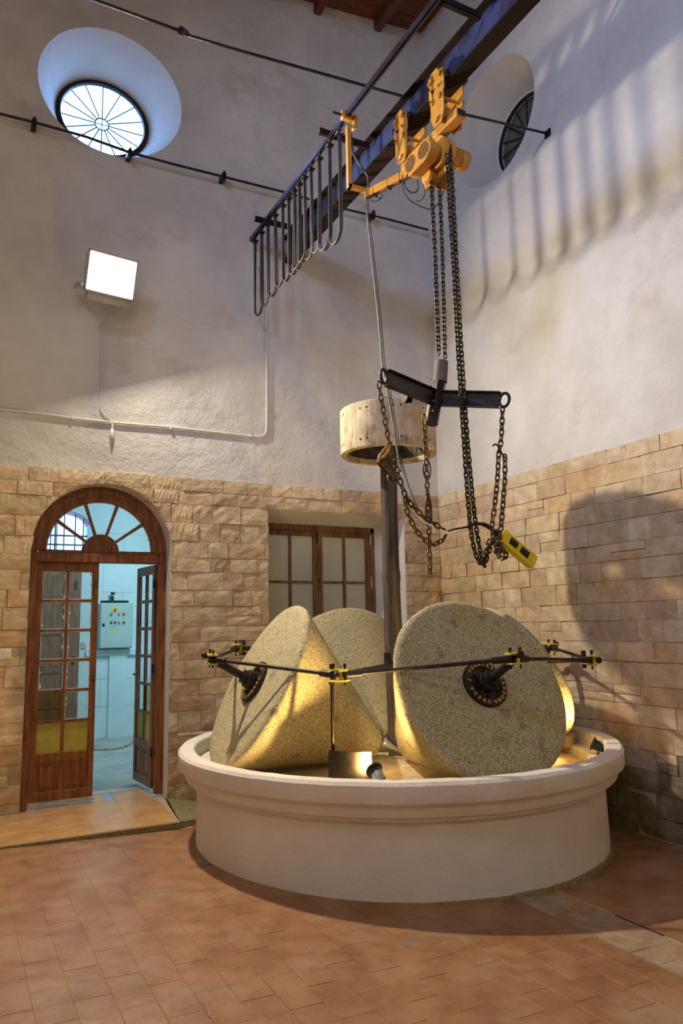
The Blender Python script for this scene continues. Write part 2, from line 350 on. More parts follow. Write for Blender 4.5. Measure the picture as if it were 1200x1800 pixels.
def push_back(u, z, a, b):
    e = .004
    # door
    if DX0-e < u < DX1+e:
        if z < DZS: hw = DR+e
        elif z < DZS+DR+e: hw = math.sqrt(max(0, (DR+e)**2-(z-DZS)**2))
        else: hw = 0
        if abs(u-DC) < hw:
            if z > DZS+DR*.66:
                return u, min(DZS+math.sqrt(max(0, (DR+e)**2-(u-DC)**2)), ZS), False
            if a < DC-hw: return DC-hw, z, False
            if b > DC+hw: return DC+hw, z, False
            return (DC-hw if u < DC else DC+hw), z, True
    if WIN[0]-e < u < WIN[1]+e and WIN[2]-e < z < WIN[3]+e:
        if a < WIN[0]-e: return WIN[0]-e, z, False
        if b > WIN[1]+e: return WIN[1]+e, z, False
        if z > WIN[3]-.10: return u, WIN[3]+e, True
        return u, z, True
    return u, z, False
ZS = 3.105
hs = []; z = ZS; alt = [.135, .17, .155, .19, .165, .145, .18, .16, .20, .15, .17, .185, .16, .145, .19, .165, .175, .15, .17, .18, .16]
rows = []
for h in alt:
    rows.append((z-h, z)); z -= h
    if z < -.12: break
for k, (z0, z1) in enumerate(rows):
    if k == 1: z0 = WIN[3]+.004; rows[2] = (rows[2][0], z0)
    u = -.35+rnd.uniform(-.2, 0)
    while u < WX-.02:
        wd = rnd.uniform(.20, .46); e = min(u+wd, WX-.012)
        if WX-.012-e < .10: e = WX-.012
        if not (DX0 < u and e < DX1 and z1 < DZS) and not (u > 2.9 and e < 4.66 and z0 > .9 and z1 < WIN[3]) and not (u > 2.4 and z1 < .2 and e < 4.6):
            if rnd.random() < .12 and z1-z0 > .16 and not (DX0-.1 < u < DX1+.1): stone(u, e, z0, (z0+z1)/2, 'b', .015, wall_back, push_back); stone(u, e, (z0+z1)/2, z1, 'b', .015, wall_back, push_back)
            else: stone(u, e, z0, z1, 'b', .015, wall_back, push_back)
        u = e
MB().box(-2.4, .60, WY-.004, WY+.02, -.2, ZS-.01).build('mortar', 'grout', wall_back)
MB().box(1.91, 2.935, WY-.004, WY+.02, -.3, ZS-.01).build('mortar', 'grout', wall_back)
MB().box(4.65, WX, WY-.004, WY+.02, -.3, ZS-.01).build('mortar', 'grout', wall_back)
MB().box(2.93, 4.66, WY-.004, WY+.02, WIN[3]+.02, ZS-.01).build('mortar', 'grout', wall_back)
MB().box(2.93, 4.66, WY-.004, WY+.02, -.3, 1.0).build('mortar', 'grout', wall_back)
z = ZS+.01; rows2 = []
for h in [.14, .185, .16, .17, .20, .15, .175, .19, .155, .18, .165, .20, .15, .175, .19, .16, .17, .18, .17]:
    rows2.append((z-h, z)); z -= h
    if z < -.2: break
for (z0, z1) in rows2:
    u = WY-.015
    while u > 2.9:
        wd = rnd.uniform(.20, .48); e = u-wd
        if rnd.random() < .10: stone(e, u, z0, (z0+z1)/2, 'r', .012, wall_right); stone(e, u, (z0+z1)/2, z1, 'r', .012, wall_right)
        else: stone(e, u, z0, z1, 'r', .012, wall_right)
        u = e
MB().box(WX-.003, WX+.02, -3.4, WY, -.35, ZS).build('mortar', 'grout', wall_right)

# ------------------------------------------------------------------ floor: slightly sloping terracotta
def zf(x): return -.035-.030*(x-1.0)
FM = MB(); FM.add([(-2.4, -3.5, zf(-2.4)-.0022), (WX, -3.5, zf(WX)-.0022), (WX, WY, zf(WX)-.0022), (-2.4, WY, zf(-2.4)-.0022),
                   (-2.4, -3.5, -.5), (WX, -3.5, -.5), (WX, WY, -.5), (-2.4, WY, -.5)], [(0, 1, 2, 3), (4, 7, 6, 5), (0, 1, 5, 4), (1, 2, 6, 5), (2, 3, 7, 6), (3, 0, 4, 7)])
floor = struct('floor', FM, 'tile_joint')
TCX, TCY = 3.3675, 5.545
cand = []; tw, tl = .165, .33
for i in range(-6, 32):
    for j in range(-1, 22):
        x0 = .40+i*tw; y0 = .1+j*tl+(0 if i % 2 else tl/2)
        x1, y1 = x0+tw, y0+tl
        if y0 > 6.42 and x0 < 1.75: continue
        y1 = min(y1, 6.425) if x0 < 1.75 else min(y1, WY-.02)
        x1 = min(x1, WX-.01)
        if x0 > WX-.05 or y1-y0 < .05: continue
        cx_, cy_ = (x0+x1)/2, (y0+y1)/2
        if math.hypot(cx_-TCX, cy_-TCY) < 1.48: continue
        if 3.19 < cx_ < 3.53 and cy_ < 4.0: continue        # drain strip
        if cy_ < .35 or cx_ < -.4: continue
        px, py = proj((cx_, cy_, zf(cx_)))
        if px < -60 or px > 1290 or py > 1900 or py < 1300: continue
        cand.append((-1/((cx_)**2+cy_**2), x0, x1, y0, y1))
cand.sort()
def tile(m, x0, x1, y0, y1, zfn, th=.010, g=.0012, dz=0):
    a, b, c, d = x0+g, x1-g, y0+g, y1-g; e = .0015
    e = .0010; T = [(a+e, c+e), (b-e, c+e), (b-e, d-e), (a+e, d-e)]; Bq = [(a, c), (b, c), (b, d), (a, d)]
    vs = [(x, y, zfn(x)+dz) for x, y in T]+[(x, y, zfn(x)+dz-.0008) for x, y in Bq]+[(x, y, zfn(x)-th) for x, y in Bq]
    m.add(vs, [(0, 1, 2, 3)]+[(i, (i+1) % 4, 4+(i+1) % 4, 4+i) for i in range(4)]+[(4+i, 4+(i+1) % 4, 8+(i+1) % 4, 8+i) for i in range(4)])
rest = MB()
for k, (_, x0, x1, y0, y1) in enumerate(cand):
    dz = rnd.uniform(-.0008, .0008)
    if k < 280:
        m = MB(); org = Vector(((x0+x1)/2, (y0+y1)/2, zf((x0+x1)/2))); tile(m, x0, x1, y0, y1, zf, dz=dz)
        m.v = [tuple(Vector(v)-org) for v in m.v]; o = m.build('tile', 'terracotta'); o.location = org; o.parent = floor
    else: tile(rest, x0, x1, y0, y1, zf, dz=dz)
o = rest.build('tile_field', 'terracotta', floor); o['kind'] = 'stuff'
for j in range(14):
    for q, (xa, xb) in enumerate(((3.195, 3.36), (3.36, 3.525))):
        y1 = 4.0-j*.165; y0 = y1-.165
        if y1 < 2.80: continue
        m = MB(); org = Vector(((xa+xb)/2, (y0+y1)/2, zf(xa))); dz = rnd.uniform(-.004, .002)
        tile(m, xa, xb, y0, y1, zf, dz=dz, g=.003); m.v = [tuple(Vector(v)-org) for v in m.v]; o = m.build('tile', 'drain_tile'); o.location = org; o.parent = floor
for xx in (3.18, 3.535): MB().box(xx-.006, xx+.006, 1.0, 4.0, zf(xx)-.02, zf(xx)+.001).build('drain_edge', 'moss' if xx < 3.3 else 'grout', floor)
MB().box(3.53, 3.542, 3.08, 3.42, zf(3.53)-.02, zf(3.53)+.0025).build('drain_slot', 'black_plastic', floor)
gr = tag(MB().build('x', 'black_iron') if False else thing('drain_grate', 'dark cast iron grate set in the red floor at the right edge', 'grate', (3.36, 2.6, zf(3.36))), None, None)
m = MB().box(3.20, 3.52, 2.38, 2.80, zf(3.36)-.03, zf(3.36)-.012); m.build('grate_plate', 'black_iron', gr)
m = MB()
for i in range(14):
    for j in range(18):
        m.sph((3.215+i*.0225, 2.395+j*.0235, zf(3.36)-.010), .009, 5, (1, 1, .8))
o = m.build('stud', 'grout', gr, smooth=True); o['kind'] = 'stuff'
# raised ochre step in front of the door
st = struct('trim_1', MB().add([(-2.4, 6.44, -.5), (1.775, 6.44, -.5), (1.905, WY+.2, -.5), (-2.4, WY+.2, -.5), (-2.4, 6.44, -.004), (1.775, 6.44, -.004), (1.905, WY+.2, -.004), (-2.4, WY+.2, -.004)],
     [(0, 1, 2, 3), (4, 5, 6, 7), (0, 1, 5, 4), (1, 2, 6, 5), (2, 3, 7, 6), (3, 0, 4, 7)]), 'grout')
xs = [-.28, .07, .41, .755, 1.08, 1.40, 1.77]
for i in range(6):
    for (y0, y1) in ((6.44, 6.79), (6.79, 7.13), (7.13, 7.345), (7.345, 7.90)):
        x0, x1 = xs[i], xs[i+1]
        if y0 > 7.3 and (x1 < .6): continue
        if y0 > 7.3: x0 = max(x0, .62)
        sk = lambda y: .0+(y-6.44)*.05
        m = MB(); org = Vector(((x0+x1)/2, (y0+y1)/2, 0)); tile(m, x0, x1, y0, y1, lambda x: 0.0, g=.003)
        m.v = [tuple(Vector((v[0]+(sk(v[1]) if y0 < 7.3 or i == 5 else 0), v[1], v[2]))-org) for v in m.v]; o = m.build('tile', 'ochre_tile'); o.location = org; o.parent = st
MB().add([(1.775, 6.43, zf(1.8)), (2.35, 6.75, zf(2.3)), (2.30, WY, zf(2.3)-.0), (1.905, WY, .0), (1.78, 6.45, -.004)], [(0, 1, 4), (1, 3, 4), (1, 2, 3)]).build('mortar_ramp', 'moss', st)
MB().box(-.3, 1.78, 6.425, 6.44, zf(1)-.01, -.006).build('moss_edge', 'moss', st)

# ------------------------------------------------------------------ door_1 : arched double door
YD = WY+.16                                  # front of the door frame
d1 = struct('door_1')
def ringpts(r0, r1, n=28, a0=0, a1=PI): return [(DC+r1*math.cos(a0+(a1-a0)*i/n), DZS+r1*math.sin(a0+(a1-a0)*i/n)) for i in range(n+1)]+[(DC+r0*math.cos(a1-(a1-a0)*i/n), DZS+r0*math.sin(a1-(a1-a0)*i/n)) for i in range(n+1)]
def arcstrip(r0, r1, y0, y1, n=28, a0=0, a1=PI, c=(DC, DZS)):
    m = MB(); vs = []
    for i in range(n+1):
        a = a0+(a1-a0)*i/n; cx_, sx_ = math.cos(a), math.sin(a)
        for (r, y) in ((r0, y0), (r1, y0), (r1, y1), (r0, y1)): vs.append((c[0]+r*cx_, y, c[1]+r*sx_))
    fs = [(i*4+k, (i+1)*4+k, (i+1)*4+(k+1) % 4, i*4+(k+1) % 4) for i in range(n) for k in range(4)]+[(0, 1, 2, 3), (n*4+3, n*4+2, n*4+1, n*4)]
    return m.add(vs, fs)
FW = .085
fr = arcstrip(DR-FW, DR, YD, YD+.09); fr.box(DX0, DX0+FW-.01, YD, YD+.09, .01, DZS); fr.box(DX1-FW+.01, DX1, YD, YD+.09, .01, DZS)
frame = fr.build('door_frame', 'door_wood', d1, bevel=.004)
arcstrip(DR-FW-.022, DR-FW+.006, YD+.012, YD+.05).build('frame_moulding', 'door_wood', d1, bevel=.004)
fl_ = arcstrip(DR-.150, DR-FW, YD+.02, YD+.07); fl_.build('fanlight_frame', 'door_wood', d1, bevel=.003)
MB().box(DX0+.04, DX1-.04, YD-.012, YD+.09, 2.235, 2.325).build('transom', 'door_wood', d1, bevel=.008)
MB().box(DX0+FW, DX1-FW, YD+.02, YD+.07, 2.32, 2.355).build('fanlight_sill', 'door_wood', d1, bevel=.003)
arcstrip(.001, .175, YD+.01, YD+.06, 20).build('fanlight_hub', 'door_wood', d1)
for r in (.165, .125, .085): arcstrip(r-.008, r, YD+.0, YD+.012, 20).build('hub_moulding', 'door_wood', d1)
RG = DR-.150
for k in range(1, 5):
    a = PI*k/5; MB().box(.16, RG+.01, -.014, .014, -.025, .0, Matrix.Translation((DC, YD+.02, DZS)) @ Matrix.Rotation(-a, 4, 'Y') @ Matrix.Rotation(PI/2, 4, 'X')).build('fanlight_bar', 'door_wood', d1, bevel=.002)
for k in range(5): arcstrip(.17, RG+.005, YD+.040, YD+.044, 8, PI*k/5, PI*(k+1)/5).build('pane', 'clear_glass', d1)
for k in range(5):       # pale paint line left on the glass edges
    a0, a1 = PI*k/5+.035, PI*(k+1)/5-.035
    m = arcstrip(RG-.008, RG-.002, YD+.037, YD+.0395, 8, a0, a1)
    for a in (a0, a1): m.box(.19, RG-.004, -.003, .003, -.0025, 0, Matrix.Translation((DC, YD+.037, DZS)) @ Matrix.Rotation(-a, 4, 'Y') @ Matrix.Rotation(PI/2, 4, 'X'))
    m.build('paint_line', 'paint_edge', d1)
LW, LZ0, LZ1 = .568, .055, 2.235
def leaf(hinge, ang, side, parent):
    # local: x from hinge outwards (side = +1 to the right, -1 to the left), y thickness, z up
    M = Matrix.Translation((hinge[0], hinge[1], 0)) @ Matrix.Rotation(ang, 4, 'Z') @ Matrix.Scale(side, 4, (1, 0, 0))
    t = .040; lf = MB(); sw = .058
    lf.box(0, sw, 0, t, LZ0, LZ1, M); lf.box(LW-sw, LW, 0, t, LZ0, LZ1, M); lf.box(sw, LW-sw, 0, t, LZ1-.085, LZ1, M)
    lf.box(sw, LW-sw, 0, t, LZ0, LZ0+.085, M); lf.box(sw, LW-sw, 0, t, LZ0+.345, LZ0+.425, M)
    mid = LW/2; lf.box(mid-.02, mid+.02, .006, t-.006, LZ0+.085, LZ0+.345, M)
    L_ = lf.build('door_leaf', 'door_wood', parent, bevel=.0025)
    z0 = LZ0+.425; rh = (LZ1-.085-z0)/6
    for k in range(1, 6): MB().box(sw, LW-sw, .006, t-.006, z0+k*rh-.011, z0+k*rh+.011, M).build('glazing_bar', 'door_wood', L_)
    MB().box(mid-.013, mid+.013, .005, t-.005, z0, LZ1-.085, M).build('glazing_bar', 'door_wood', L_)
    for c in range(2):
        xa, xb = (sw, mid-.013) if c == 0 else (mid+.013, LW-sw)
        MB().box(xa+.03 if False else xa, xb, .014, t-.014, LZ0+.085, LZ0+.345, M).build('panel', 'door_wood', L_)
        MB().box(xa+.035, xb-.035, .006, t-.006, LZ0+.12, LZ0+.31, M).build('panel', 'door_wood', L_, bevel=.005)
        for k in range(6):
            za, zb = z0+k*rh+(.011 if k else 0), z0+(k+1)*rh-(.011 if k < 5 else 0)
            mt = 'yellow_pebbled_glass' if k == 0 else ('amber_clear_glass' if (k == 1 and c == 0) else 'clear_glass')
            MB().box(xa, xb, .018, .021, za, zb, M).build('pane', mt, L_)
            if mt == 'clear_glass':
                m = MB(); e = .007
                for (p, q, r2, s2) in ((xa, xa+e, za, zb), (xb-e, xb, za, zb), (xa, xb, za, za+e), (xa, xb, zb-e, zb)): m.box(p, q, .0165, .0178, r2, s2, M)
                for _ in range(3):
                    x = rnd.choice((xa+.006, xb-.02)); zz = rnd.uniform(za, zb-.03); m.box(x, x+rnd.uniform(.008, .018), .0165, .0178, zz, zz+rnd.uniform(.01, .04), M)
                m.build('paint_line', 'paint_edge', L_)
    return L_, M
l1, M1 = leaf((DX0+FW-.01, YD+.045), math.radians(0.5), 1, d1)
l2, M2 = leaf((DX1-FW-.012, YD+.10), math.radians(-85), -1, d1)
for (L_, M_) in ((l1, M1), (l2, M2)):
    m = MB().sph(M_ @ Vector((LW-.03, -.02, 1.12)), .012, 8); m.build('door_knob', 'black_iron', L_)
for zz in (.35, 1.15, 2.0): MB().tube([(DX1-FW-.012, YD+.095, zz), (DX1-FW-.012, YD+.095, zz+.09)], .011, 8).build('hinge', 'black_iron', d1)
MB().box(DX0+.07, DX0+.66, YD+.03, YD+.06, .025, .045).build('door_sill', 'aluminium', d1)

# ------------------------------------------------------------------ room beyond
YF = 11.8
wb_ = struct('wall_beyond', MB().box(-1.6, 1.05, YF, YF+.4, -.3, 5), 'inner_wall')
MB().box(1.80, 5.2, YF, YF+.4, -.3, 5).build('wall_panel', 'inner_wall', wb_)
# area above/around the old door: arched opening with grille
AW = (1.03, 1.80); m = MB()
arc = [(1.415+.385*math.cos(PI*i/14), YF, 3.18+.20*math.sin(PI*i/14)) for i in range(15)]
m.add(*holed([(1.05, YF, 2.72), (1.05, YF, 5), (1.80, YF, 5), (1.80, YF, 2.72)]+[(1.795, YF, 2.72)]+arc+[(1.055, YF, 2.72)], [])); m.build('wall_panel', 'inner_wall', wb_)
MB().box(1.70, 1.80, YF, YF+.4, -.3, 2.6).build('wall_panel', 'inner_wall', wb_); MB().box(1.05, 1.80, YF, YF+.4, 2.50, 2.75).build('wall_panel', 'inner_wall', wb_)
m = MB(); a2 = [(1.415+.385*math.cos(PI*i/14), YF+.4, 3.18+.20*math.sin(PI*i/14)) for i in range(15)]
m.add(arc+a2, [(i, i+1, 16+i, 15+i) for i in range(14)]); m.build('arch_reveal', 'old_door_wood', wb_)
wi = struct('wall_beyond_left', MB().box(-1.7, -1.6, WY+TH, YF+.4, -.3, 5), 'inner_wall')
struct('wall_beyond_right', MB().box(4.6, 4.7, WY+TH, YF+.4, -.3, 5), 'inner_wall')
struct('floor_beyond', MB().box(-1.7, 4.7, WY+.53, YF+.4, -.4, .004), 'cement')
struct('ceiling_beyond', MB().box(-1.7, 4.7, WY+TH, YF+.4, 5, 5.1), 'inner_wall')
for (x0, x1, z0, z1) in ((1.80, 4.6, 1.20, 1.29), ): MB().box(x0, x1, YF-.06, YF, z0, z1).build('ledge', 'inner_wall', wb_, bevel=.004)
MB().box(2.14, 2.40, YF-.05, YF, .0, 1.20).build('pilaster', 'inner_wall', wb_, bevel=.004)
m = MB()
for zz in (.45, .85, 1.7, 2.15, 2.6, 3.05): m.box(1.82, 4.5, YF-.0025, YF+.001, zz, zz+.006)
for k, zz in enumerate((.45, 1.7, 2.15, 2.6)):
    for xx in (2.02, 2.75, 3.3): m.box(xx+(k % 2)*.3, xx+.006+(k % 2)*.3, YF-.0025, YF+.001, zz, zz+.45)
o = m.build('wall_joints', 'cement', wb_); o['kind'] = 'stuff'
d2 = struct('door_2', MB().box(1.06, 1.60, YF-.05, YF+.02, 0.02, 2.50), 'old_door_wood')
for k in range(5):
    for (xa, xb) in ((1.13, 1.26), (1.30, 1.43)): MB().box(xa, xb, YF-.062, YF-.04, .10+k*.48, .47+k*.48).build('panel', 'old_door_wood', d2, bevel=.008)
MB().box(1.46, 1.70, YF-.07, YF+.02, 0.02, 2.50).build('door_stile', 'old_door_wood', d2, bevel=.004)
for zz in (.5, 1.0, 1.55, 2.1): MB().box(1.08, 1.70, YF-.075, YF-.06, zz-.02, zz+.02).build('strap', 'old_door_wood', d2)
for zz in (1.15, 2.25): MB().box(1.60, 1.64, YF-.09, YF-.07, zz-.06, zz+.06).build('latch', 'black_iron', d2)
w4 = struct('window_4')
for xx in (1.13, 1.27, 1.33, 1.46, 1.62, 1.74): MB().tube([(xx, YF+.2, 2.7), (xx, YF+.2, 3.4)], .009, 6).build('grille_bar', 'black_iron', w4)
MB().box(1.33, 1.37, YF+.22, YF+.26, 2.7, 3.4).build('mullion', 'inner_wall', w4)
for zz in (2.88, 3.02): MB().box(1.03, 1.80, YF+.19, YF+.21, zz-.012, zz+.012).build('grille_bar', 'black_iron', w4)
# control cabinet
cb = thing('control_cabinet', 'pale green electrical control cabinet on the wall of the room beyond', 'cabinet', (2.2, YF, 1.30))
body = MB().box(1.965, 2.445, YF-.19, YF, 1.31, 1.985).build('cabinet_body', 'cabinet_paint', cb, bevel=.006)
door = MB().box(1.975, 2.435, YF-.205, YF-.19, 1.32, 1.975).build('cabinet_door', 'cabinet_paint', cb, bevel=.004)
def disc(x, z, r, mt, nm, y=YF-.205, d=.02): MB().tube([(x, y, z), (x, y-d, z)], r, 14).build(nm, mt, cb)
def cpx(px, py): p = atY(px, py, YF-.205); return p.x, p.z
k_ = 12/131.
for (x, y, r, mt, nm) in ((202.3, 1071.8, .036, 'warning_yellow', 'switch_plate'), (202.3, 1071.8, .022, 'red_lens', 'emergency_switch'), (195.6, 1079.4, .019, 'red_lens', 'button'), (209, 1079.2, .014, 'green_lens', 'button'),
                          (217.5, 1079, .018, 'red_lens', 'button'), (195.5, 1094, .014, 'black_plastic', 'button'), (202, 1094, .014, 'black_plastic', 'button'), (209, 1094, .014, 'red_lens', 'button'), (217.3, 1094, .014, 'black_plastic', 'button')):
    a = cpx(x, y); disc(a[0], a[1], r, mt, nm, d=.012 if nm == 'switch_plate' else .028)
a = cpx(181.8, 1098.5); MB().box(a[0]-.016, a[0]+.016, YF-.215, YF-.205, a[1]-.022, a[1]+.022).build('lock', 'black_plastic', cb)
a = cpx(201, 1111); MB().prism([(a[0]-.03, a[1]-.026), (a[0]+.03, a[1]-.026), (a[0], a[1]+.028)], -.003, Matrix.Translation((0, YF-.205, 0))).build('warning_triangle', 'warning_yellow', cb)
MB().prism([(a[0]-.003, a[1]-.004), (a[0]+.008, a[1]+.012), (a[0]+.001, a[1]+.0), (a[0]+.006, a[1]+.0), (a[0]-.006, a[1]-.018), (a[0]-.001, a[1]-.004)], -.005, Matrix.Translation((0, YF-.205, 0))).build('warning_bolt', 'black_plastic', cb)
a = cpx(202, 1100.5); MB().box(a[0]-.038, a[0]+.036, YF-.2065, YF-.205, a[1]-.007, a[1]+.007).build('printed_strip', 'cement', cb)
sr = MB(); sr.tube([(2.185, YF-.1, 1.985), (2.185, YF-.1, 2.02)], .21, 20); sr.v = [(v[0], YF-.1+(v[1]-YF+.1)*.45, v[2]) for v in sr.v]
hd = thing('siren', 'dark round warning siren standing on top of the control cabinet', 'siren', (2.185, YF-.1, 1.985)); sr.build('siren_base', 'spot_black', hd, bevel=.004)
MB().tube([(2.15, YF-.1, 2.02), (2.15, YF-.1, 2.085)], .024, 10).build('siren_neck', 'spot_black', hd); MB().tube([(2.155, YF-.1, 2.085), (2.155, YF-.1, 2.11)], .008, 8).build('siren_stem', 'aluminium', hd)
MB().tube([(2.155, YF-.1, 2.11), (2.155, YF-.1, 2.145)], .032, 12).build('siren_cap', 'spot_black', hd)
so = thing('wall_socket', 'small white socket box on the wall of the room beyond, seen through a pane', 'socket', (1.90, YF-.02, 1.28)); a = atY(148, 1134, YF-.03)
MB().box(a.x-.035, a.x+.035, YF-.035, YF, a.z-.045, a.z+.045).build('socket_box', 'white_plastic', so, bevel=.004); MB().box(a.x-.018, a.x+.018, YF-.04, YF-.035, a.z-.02, a.z+.02).build('socket_face', 'cement', so)
hp = smoothpath([atZ(165, 1317, .02), atZ(200, 1316, .02), atZ(222, 1310, .02), atZ(243, 1297, .02), atZ(262, 1292, .02)])
tag(MB().tube(hp, .017, 8).build('garden_hose', 'drum_wood', None, smooth=True), 'thin tan hose lying on the grey floor of the room beyond', 'hose')

# ------------------------------------------------------------------ windows
# window_1: round, back wall
w1 = struct('window_1')
def ring3(c, rx, rz, y, r, n=48): return [(c[0]+rx*math.cos(2*PI*i/n), y, c[1]+rz*math.sin(2*PI*i/n)) for i in range(n)]
MB().tube(ring3(IC, IRX-.02, IRZ-.02, IY-.01, 1), .032, 6, closed=True).build('window_frame', 'black_iron', w1)
m = MB(); m.tube(ring3(IC, .075, .07, IY+.07, 1, 20), .007, 6, closed=True); m.build('grille_ring', 'black_iron', w1)
for k in range(16):
    a = 2*PI*k/16+.0; MB().tube([(IC[0]+.075*math.cos(a), IY+.07, IC[1]+.07*math.sin(a)), (IC[0]+(IRX)*math.cos(a), IY+.07, IC[1]+(IRZ)*math.sin(a))], .0065, 6).build('grille_bar', 'black_iron', w1)
for k in range(2):
    a = PI/2*k; MB().tube([(IC[0]-.075*math.cos(a), IY+.07, IC[1]-.07*math.sin(a)), (IC[0]+.075*math.cos(a), IY+.07, IC[1]+.07*math.sin(a))], .005, 6).build('grille_bar', 'black_iron', w1)
# window_2: round, right wall
w2 = struct('window_2')
def ringx(r, x, n=48): return [(x, RC2[0]+r*math.cos(2*PI*i/n), RC2[1]+r*math.sin(2*PI*i/n)) for i in range(n)]
MB().tube(ringx(.455, WX+.49), .020, 6, closed=True).build('window_frame', 'black_iron', w2)
MB().tube(ringx(.485, WX+.485), .016, 6, closed=True).build('frame_bead', 'paint_edge', w2)
MB().tube(ringx(.07, WX+.53, 20), .008, 6, closed=True).build('grille_ring', 'black_iron', w2)
for k in range(16):
    a = 2*PI*k/16; MB().tube([(WX+.53, RC2[0]+.07*math.cos(a), RC2[1]+.07*math.sin(a)), (WX+.53, RC2[0]+.46*math.cos(a), RC2[1]+.46*math.sin(a))], .009, 6).build('grille_bar', 'black_iron', w2)
m = MB(); m.v = ringx(.47, WX+.56); m.f = [tuple(range(48))]; m.build('shutter_disc', 'dim_board', w2)
# window_3: casement behind the mill
w3 = struct('window_3'); yw = WY+.33; X0, X1, Z0, Z1 = WINB
m = MB().box(X0, X1, yw-.02, yw+.05, Z1-.06, Z1+.005); m.box(X0, X0+.05, yw-.02, yw+.05, Z0, Z1); m.box(X1-.05, X1, yw-.02, yw+.05, Z0, Z1); m.box(X0, X1, yw-.02, yw+.05, Z0, Z0+.06)
m.build('window_frame', 'window_wood', w3, bevel=.004)
xm = (X0+X1)/2
for (xa, xb) in ((X0+.05, xm), (xm, X1-.05)):
    m = MB(); m.box(xa, xb, yw-.005, yw+.035, Z1-.115, Z1-.06); m.box(xa, xb, yw-.005, yw+.035, Z0+.06, Z0+.13); m.box(xa, xa+.058, yw-.006, yw+.034, Z0+.06, Z1-.06); m.box(xb-.058, xb, yw-.006, yw+.034, Z0+.06, Z1-.06)
    c_ = m.build('casement', 'window_wood', w3, bevel=.003)
    xc = (xa+xb)/2; MB().box(xc-.014, xc+.014, yw+.0, yw+.028, Z0+.13, Z1-.115).build('glazing_bar', 'window_wood', c_)
    for zz in (2.08, 1.57): MB().box(xa+.058, xb-.058, yw+.002, yw+.026, zz-.013, zz+.013).build('glazing_bar', 'window_wood', c_)
    for (p, q) in ((xa+.058, xc-.014), (xc+.014, xb-.058)):
        for (r2, s2) in ((2.093, Z1-.115), (1.583, 2.067), (Z0+.13, 1.557)): MB().box(p, q, yw+.012, yw+.015, r2, s2).build('pane', 'dusty_glass', c_)
    sh = MB().box(xa+.01, xb-.01, yw+.09, yw+.115, Z0+.05, Z1-.03).build('shutter', 'shutter_paint', w3, bevel=.003)
    for (p, q) in ((xa+.09, xc-.03), (xc+.03, xb-.09)):
        for (r2, s2) in ((1.95, 2.56), (1.3, 1.87)): MB().box(p, q, yw+.078, yw+.09, r2, s2).build('panel', 'shutter_paint', sh, bevel=.006)
for zz in (2.52, 2.02): MB().tube([(X1-.052, yw-.022, zz), (X1-.052, yw-.022, zz+.12)], .009, 8).build('hinge', 'aluminium', w3)
MB().tube([(xm-.012, yw-.016, 2.53), (xm-.012, yw-.016, 2.64)], .010, 8).build('bolt', 'black_iron', w3)
MB().sph((xm+.005, yw-.022, 2.09), .013, 8).build('latch', 'black_iron', w3)
MB().box(X0-.02, WIN[1]+.02, WY+.35, WY+.5, Z0-.1, Z1+.1).build('back_board', 'shutter_paint', w3)

# ------------------------------------------------------------------ mill basin
PZ = .4853                                    # pivot height of the rolling cones
RB, R2b, R1b, RI, ZT, Z1b, Z2b = 1.638, 1.732, 1.790, 1.660, .648, .520, .430
bs = thing('mill_basin', 'round white plastered mill basin with two stepped bands in the corner', 'basin', (TCX, TCY, zf(TCX)))
TM = Matrix.Translation((TCX, TCY, 0))
def rough_edge(k):
    def f(v):
        a = math.atan2(v.y, v.x); d = noise.noise(Vector((a*9, v.z*3, k)))*.006+noise.noise(Vector((a*40, v.z*9, k)))*.003
        r = math.hypot(v.x, v.y); return Vector((v.x*(1+d/r), v.y*(1+d/r), v.z+(noise.noise(Vector((a*30, k, r)))*.003)))
    return f
MB().lathe([(RB+.012, -.16), (RB+.006, 0), (RB, .2), (RB-.002, Z2b+.02), (RB-.2, Z2b+.02), (RB-.2, -.16)], 160, TM, True, rough_edge(1)).build('basin_wall', 'basin_plaster', bs, smooth=True, auto=40)
MB().lathe([(RB-.1, Z2b), (R2b-.006, Z2b), (R2b, Z2b+.008), (R2b, Z1b+.01), (RB-.1, Z1b+.01)], 160, TM, True, rough_edge(2)).build('basin_band', 'basin_plaster', bs, smooth=True, auto=40)
MB().lathe([(RI, Z1b-.12), (RI+.03, Z1b-.12), (RI+.03, Z1b), (R1b-.006, Z1b), (R1b, Z1b+.008), (R1b, ZT-.020), (R1b-.020, ZT), (RI+.012, ZT), (RI, ZT-.012)], 160, TM, True, rough_edge(3)).build('basin_rim', 'basin_plaster', bs, smooth=True, auto=40)
def bedfn(v):
    return Vector((v.x, v.y, v.z+noise.noise(Vector((v.x*6, v.y*6, 2)))*.008))
MB().lathe([(.001, .515), (.3, .512), (.62, .500), (.64, .484), (1.0, .474), (1.40, .462), (1.57, .455), (1.60, .445), (RI-.002, .430)], 96, TM, False, bedfn).build('basin_bed', 'bed_stone', bs, smooth=True)
MB().lathe([(RB+.0, -.17), (RB+.03, -.17), (RB+.022, zf(TCX)+.012), (RB+.008, zf(TCX)+.03)], 120, TM, False, rough_edge(5)).build('moss_line', 'moss', bs, smooth=True)

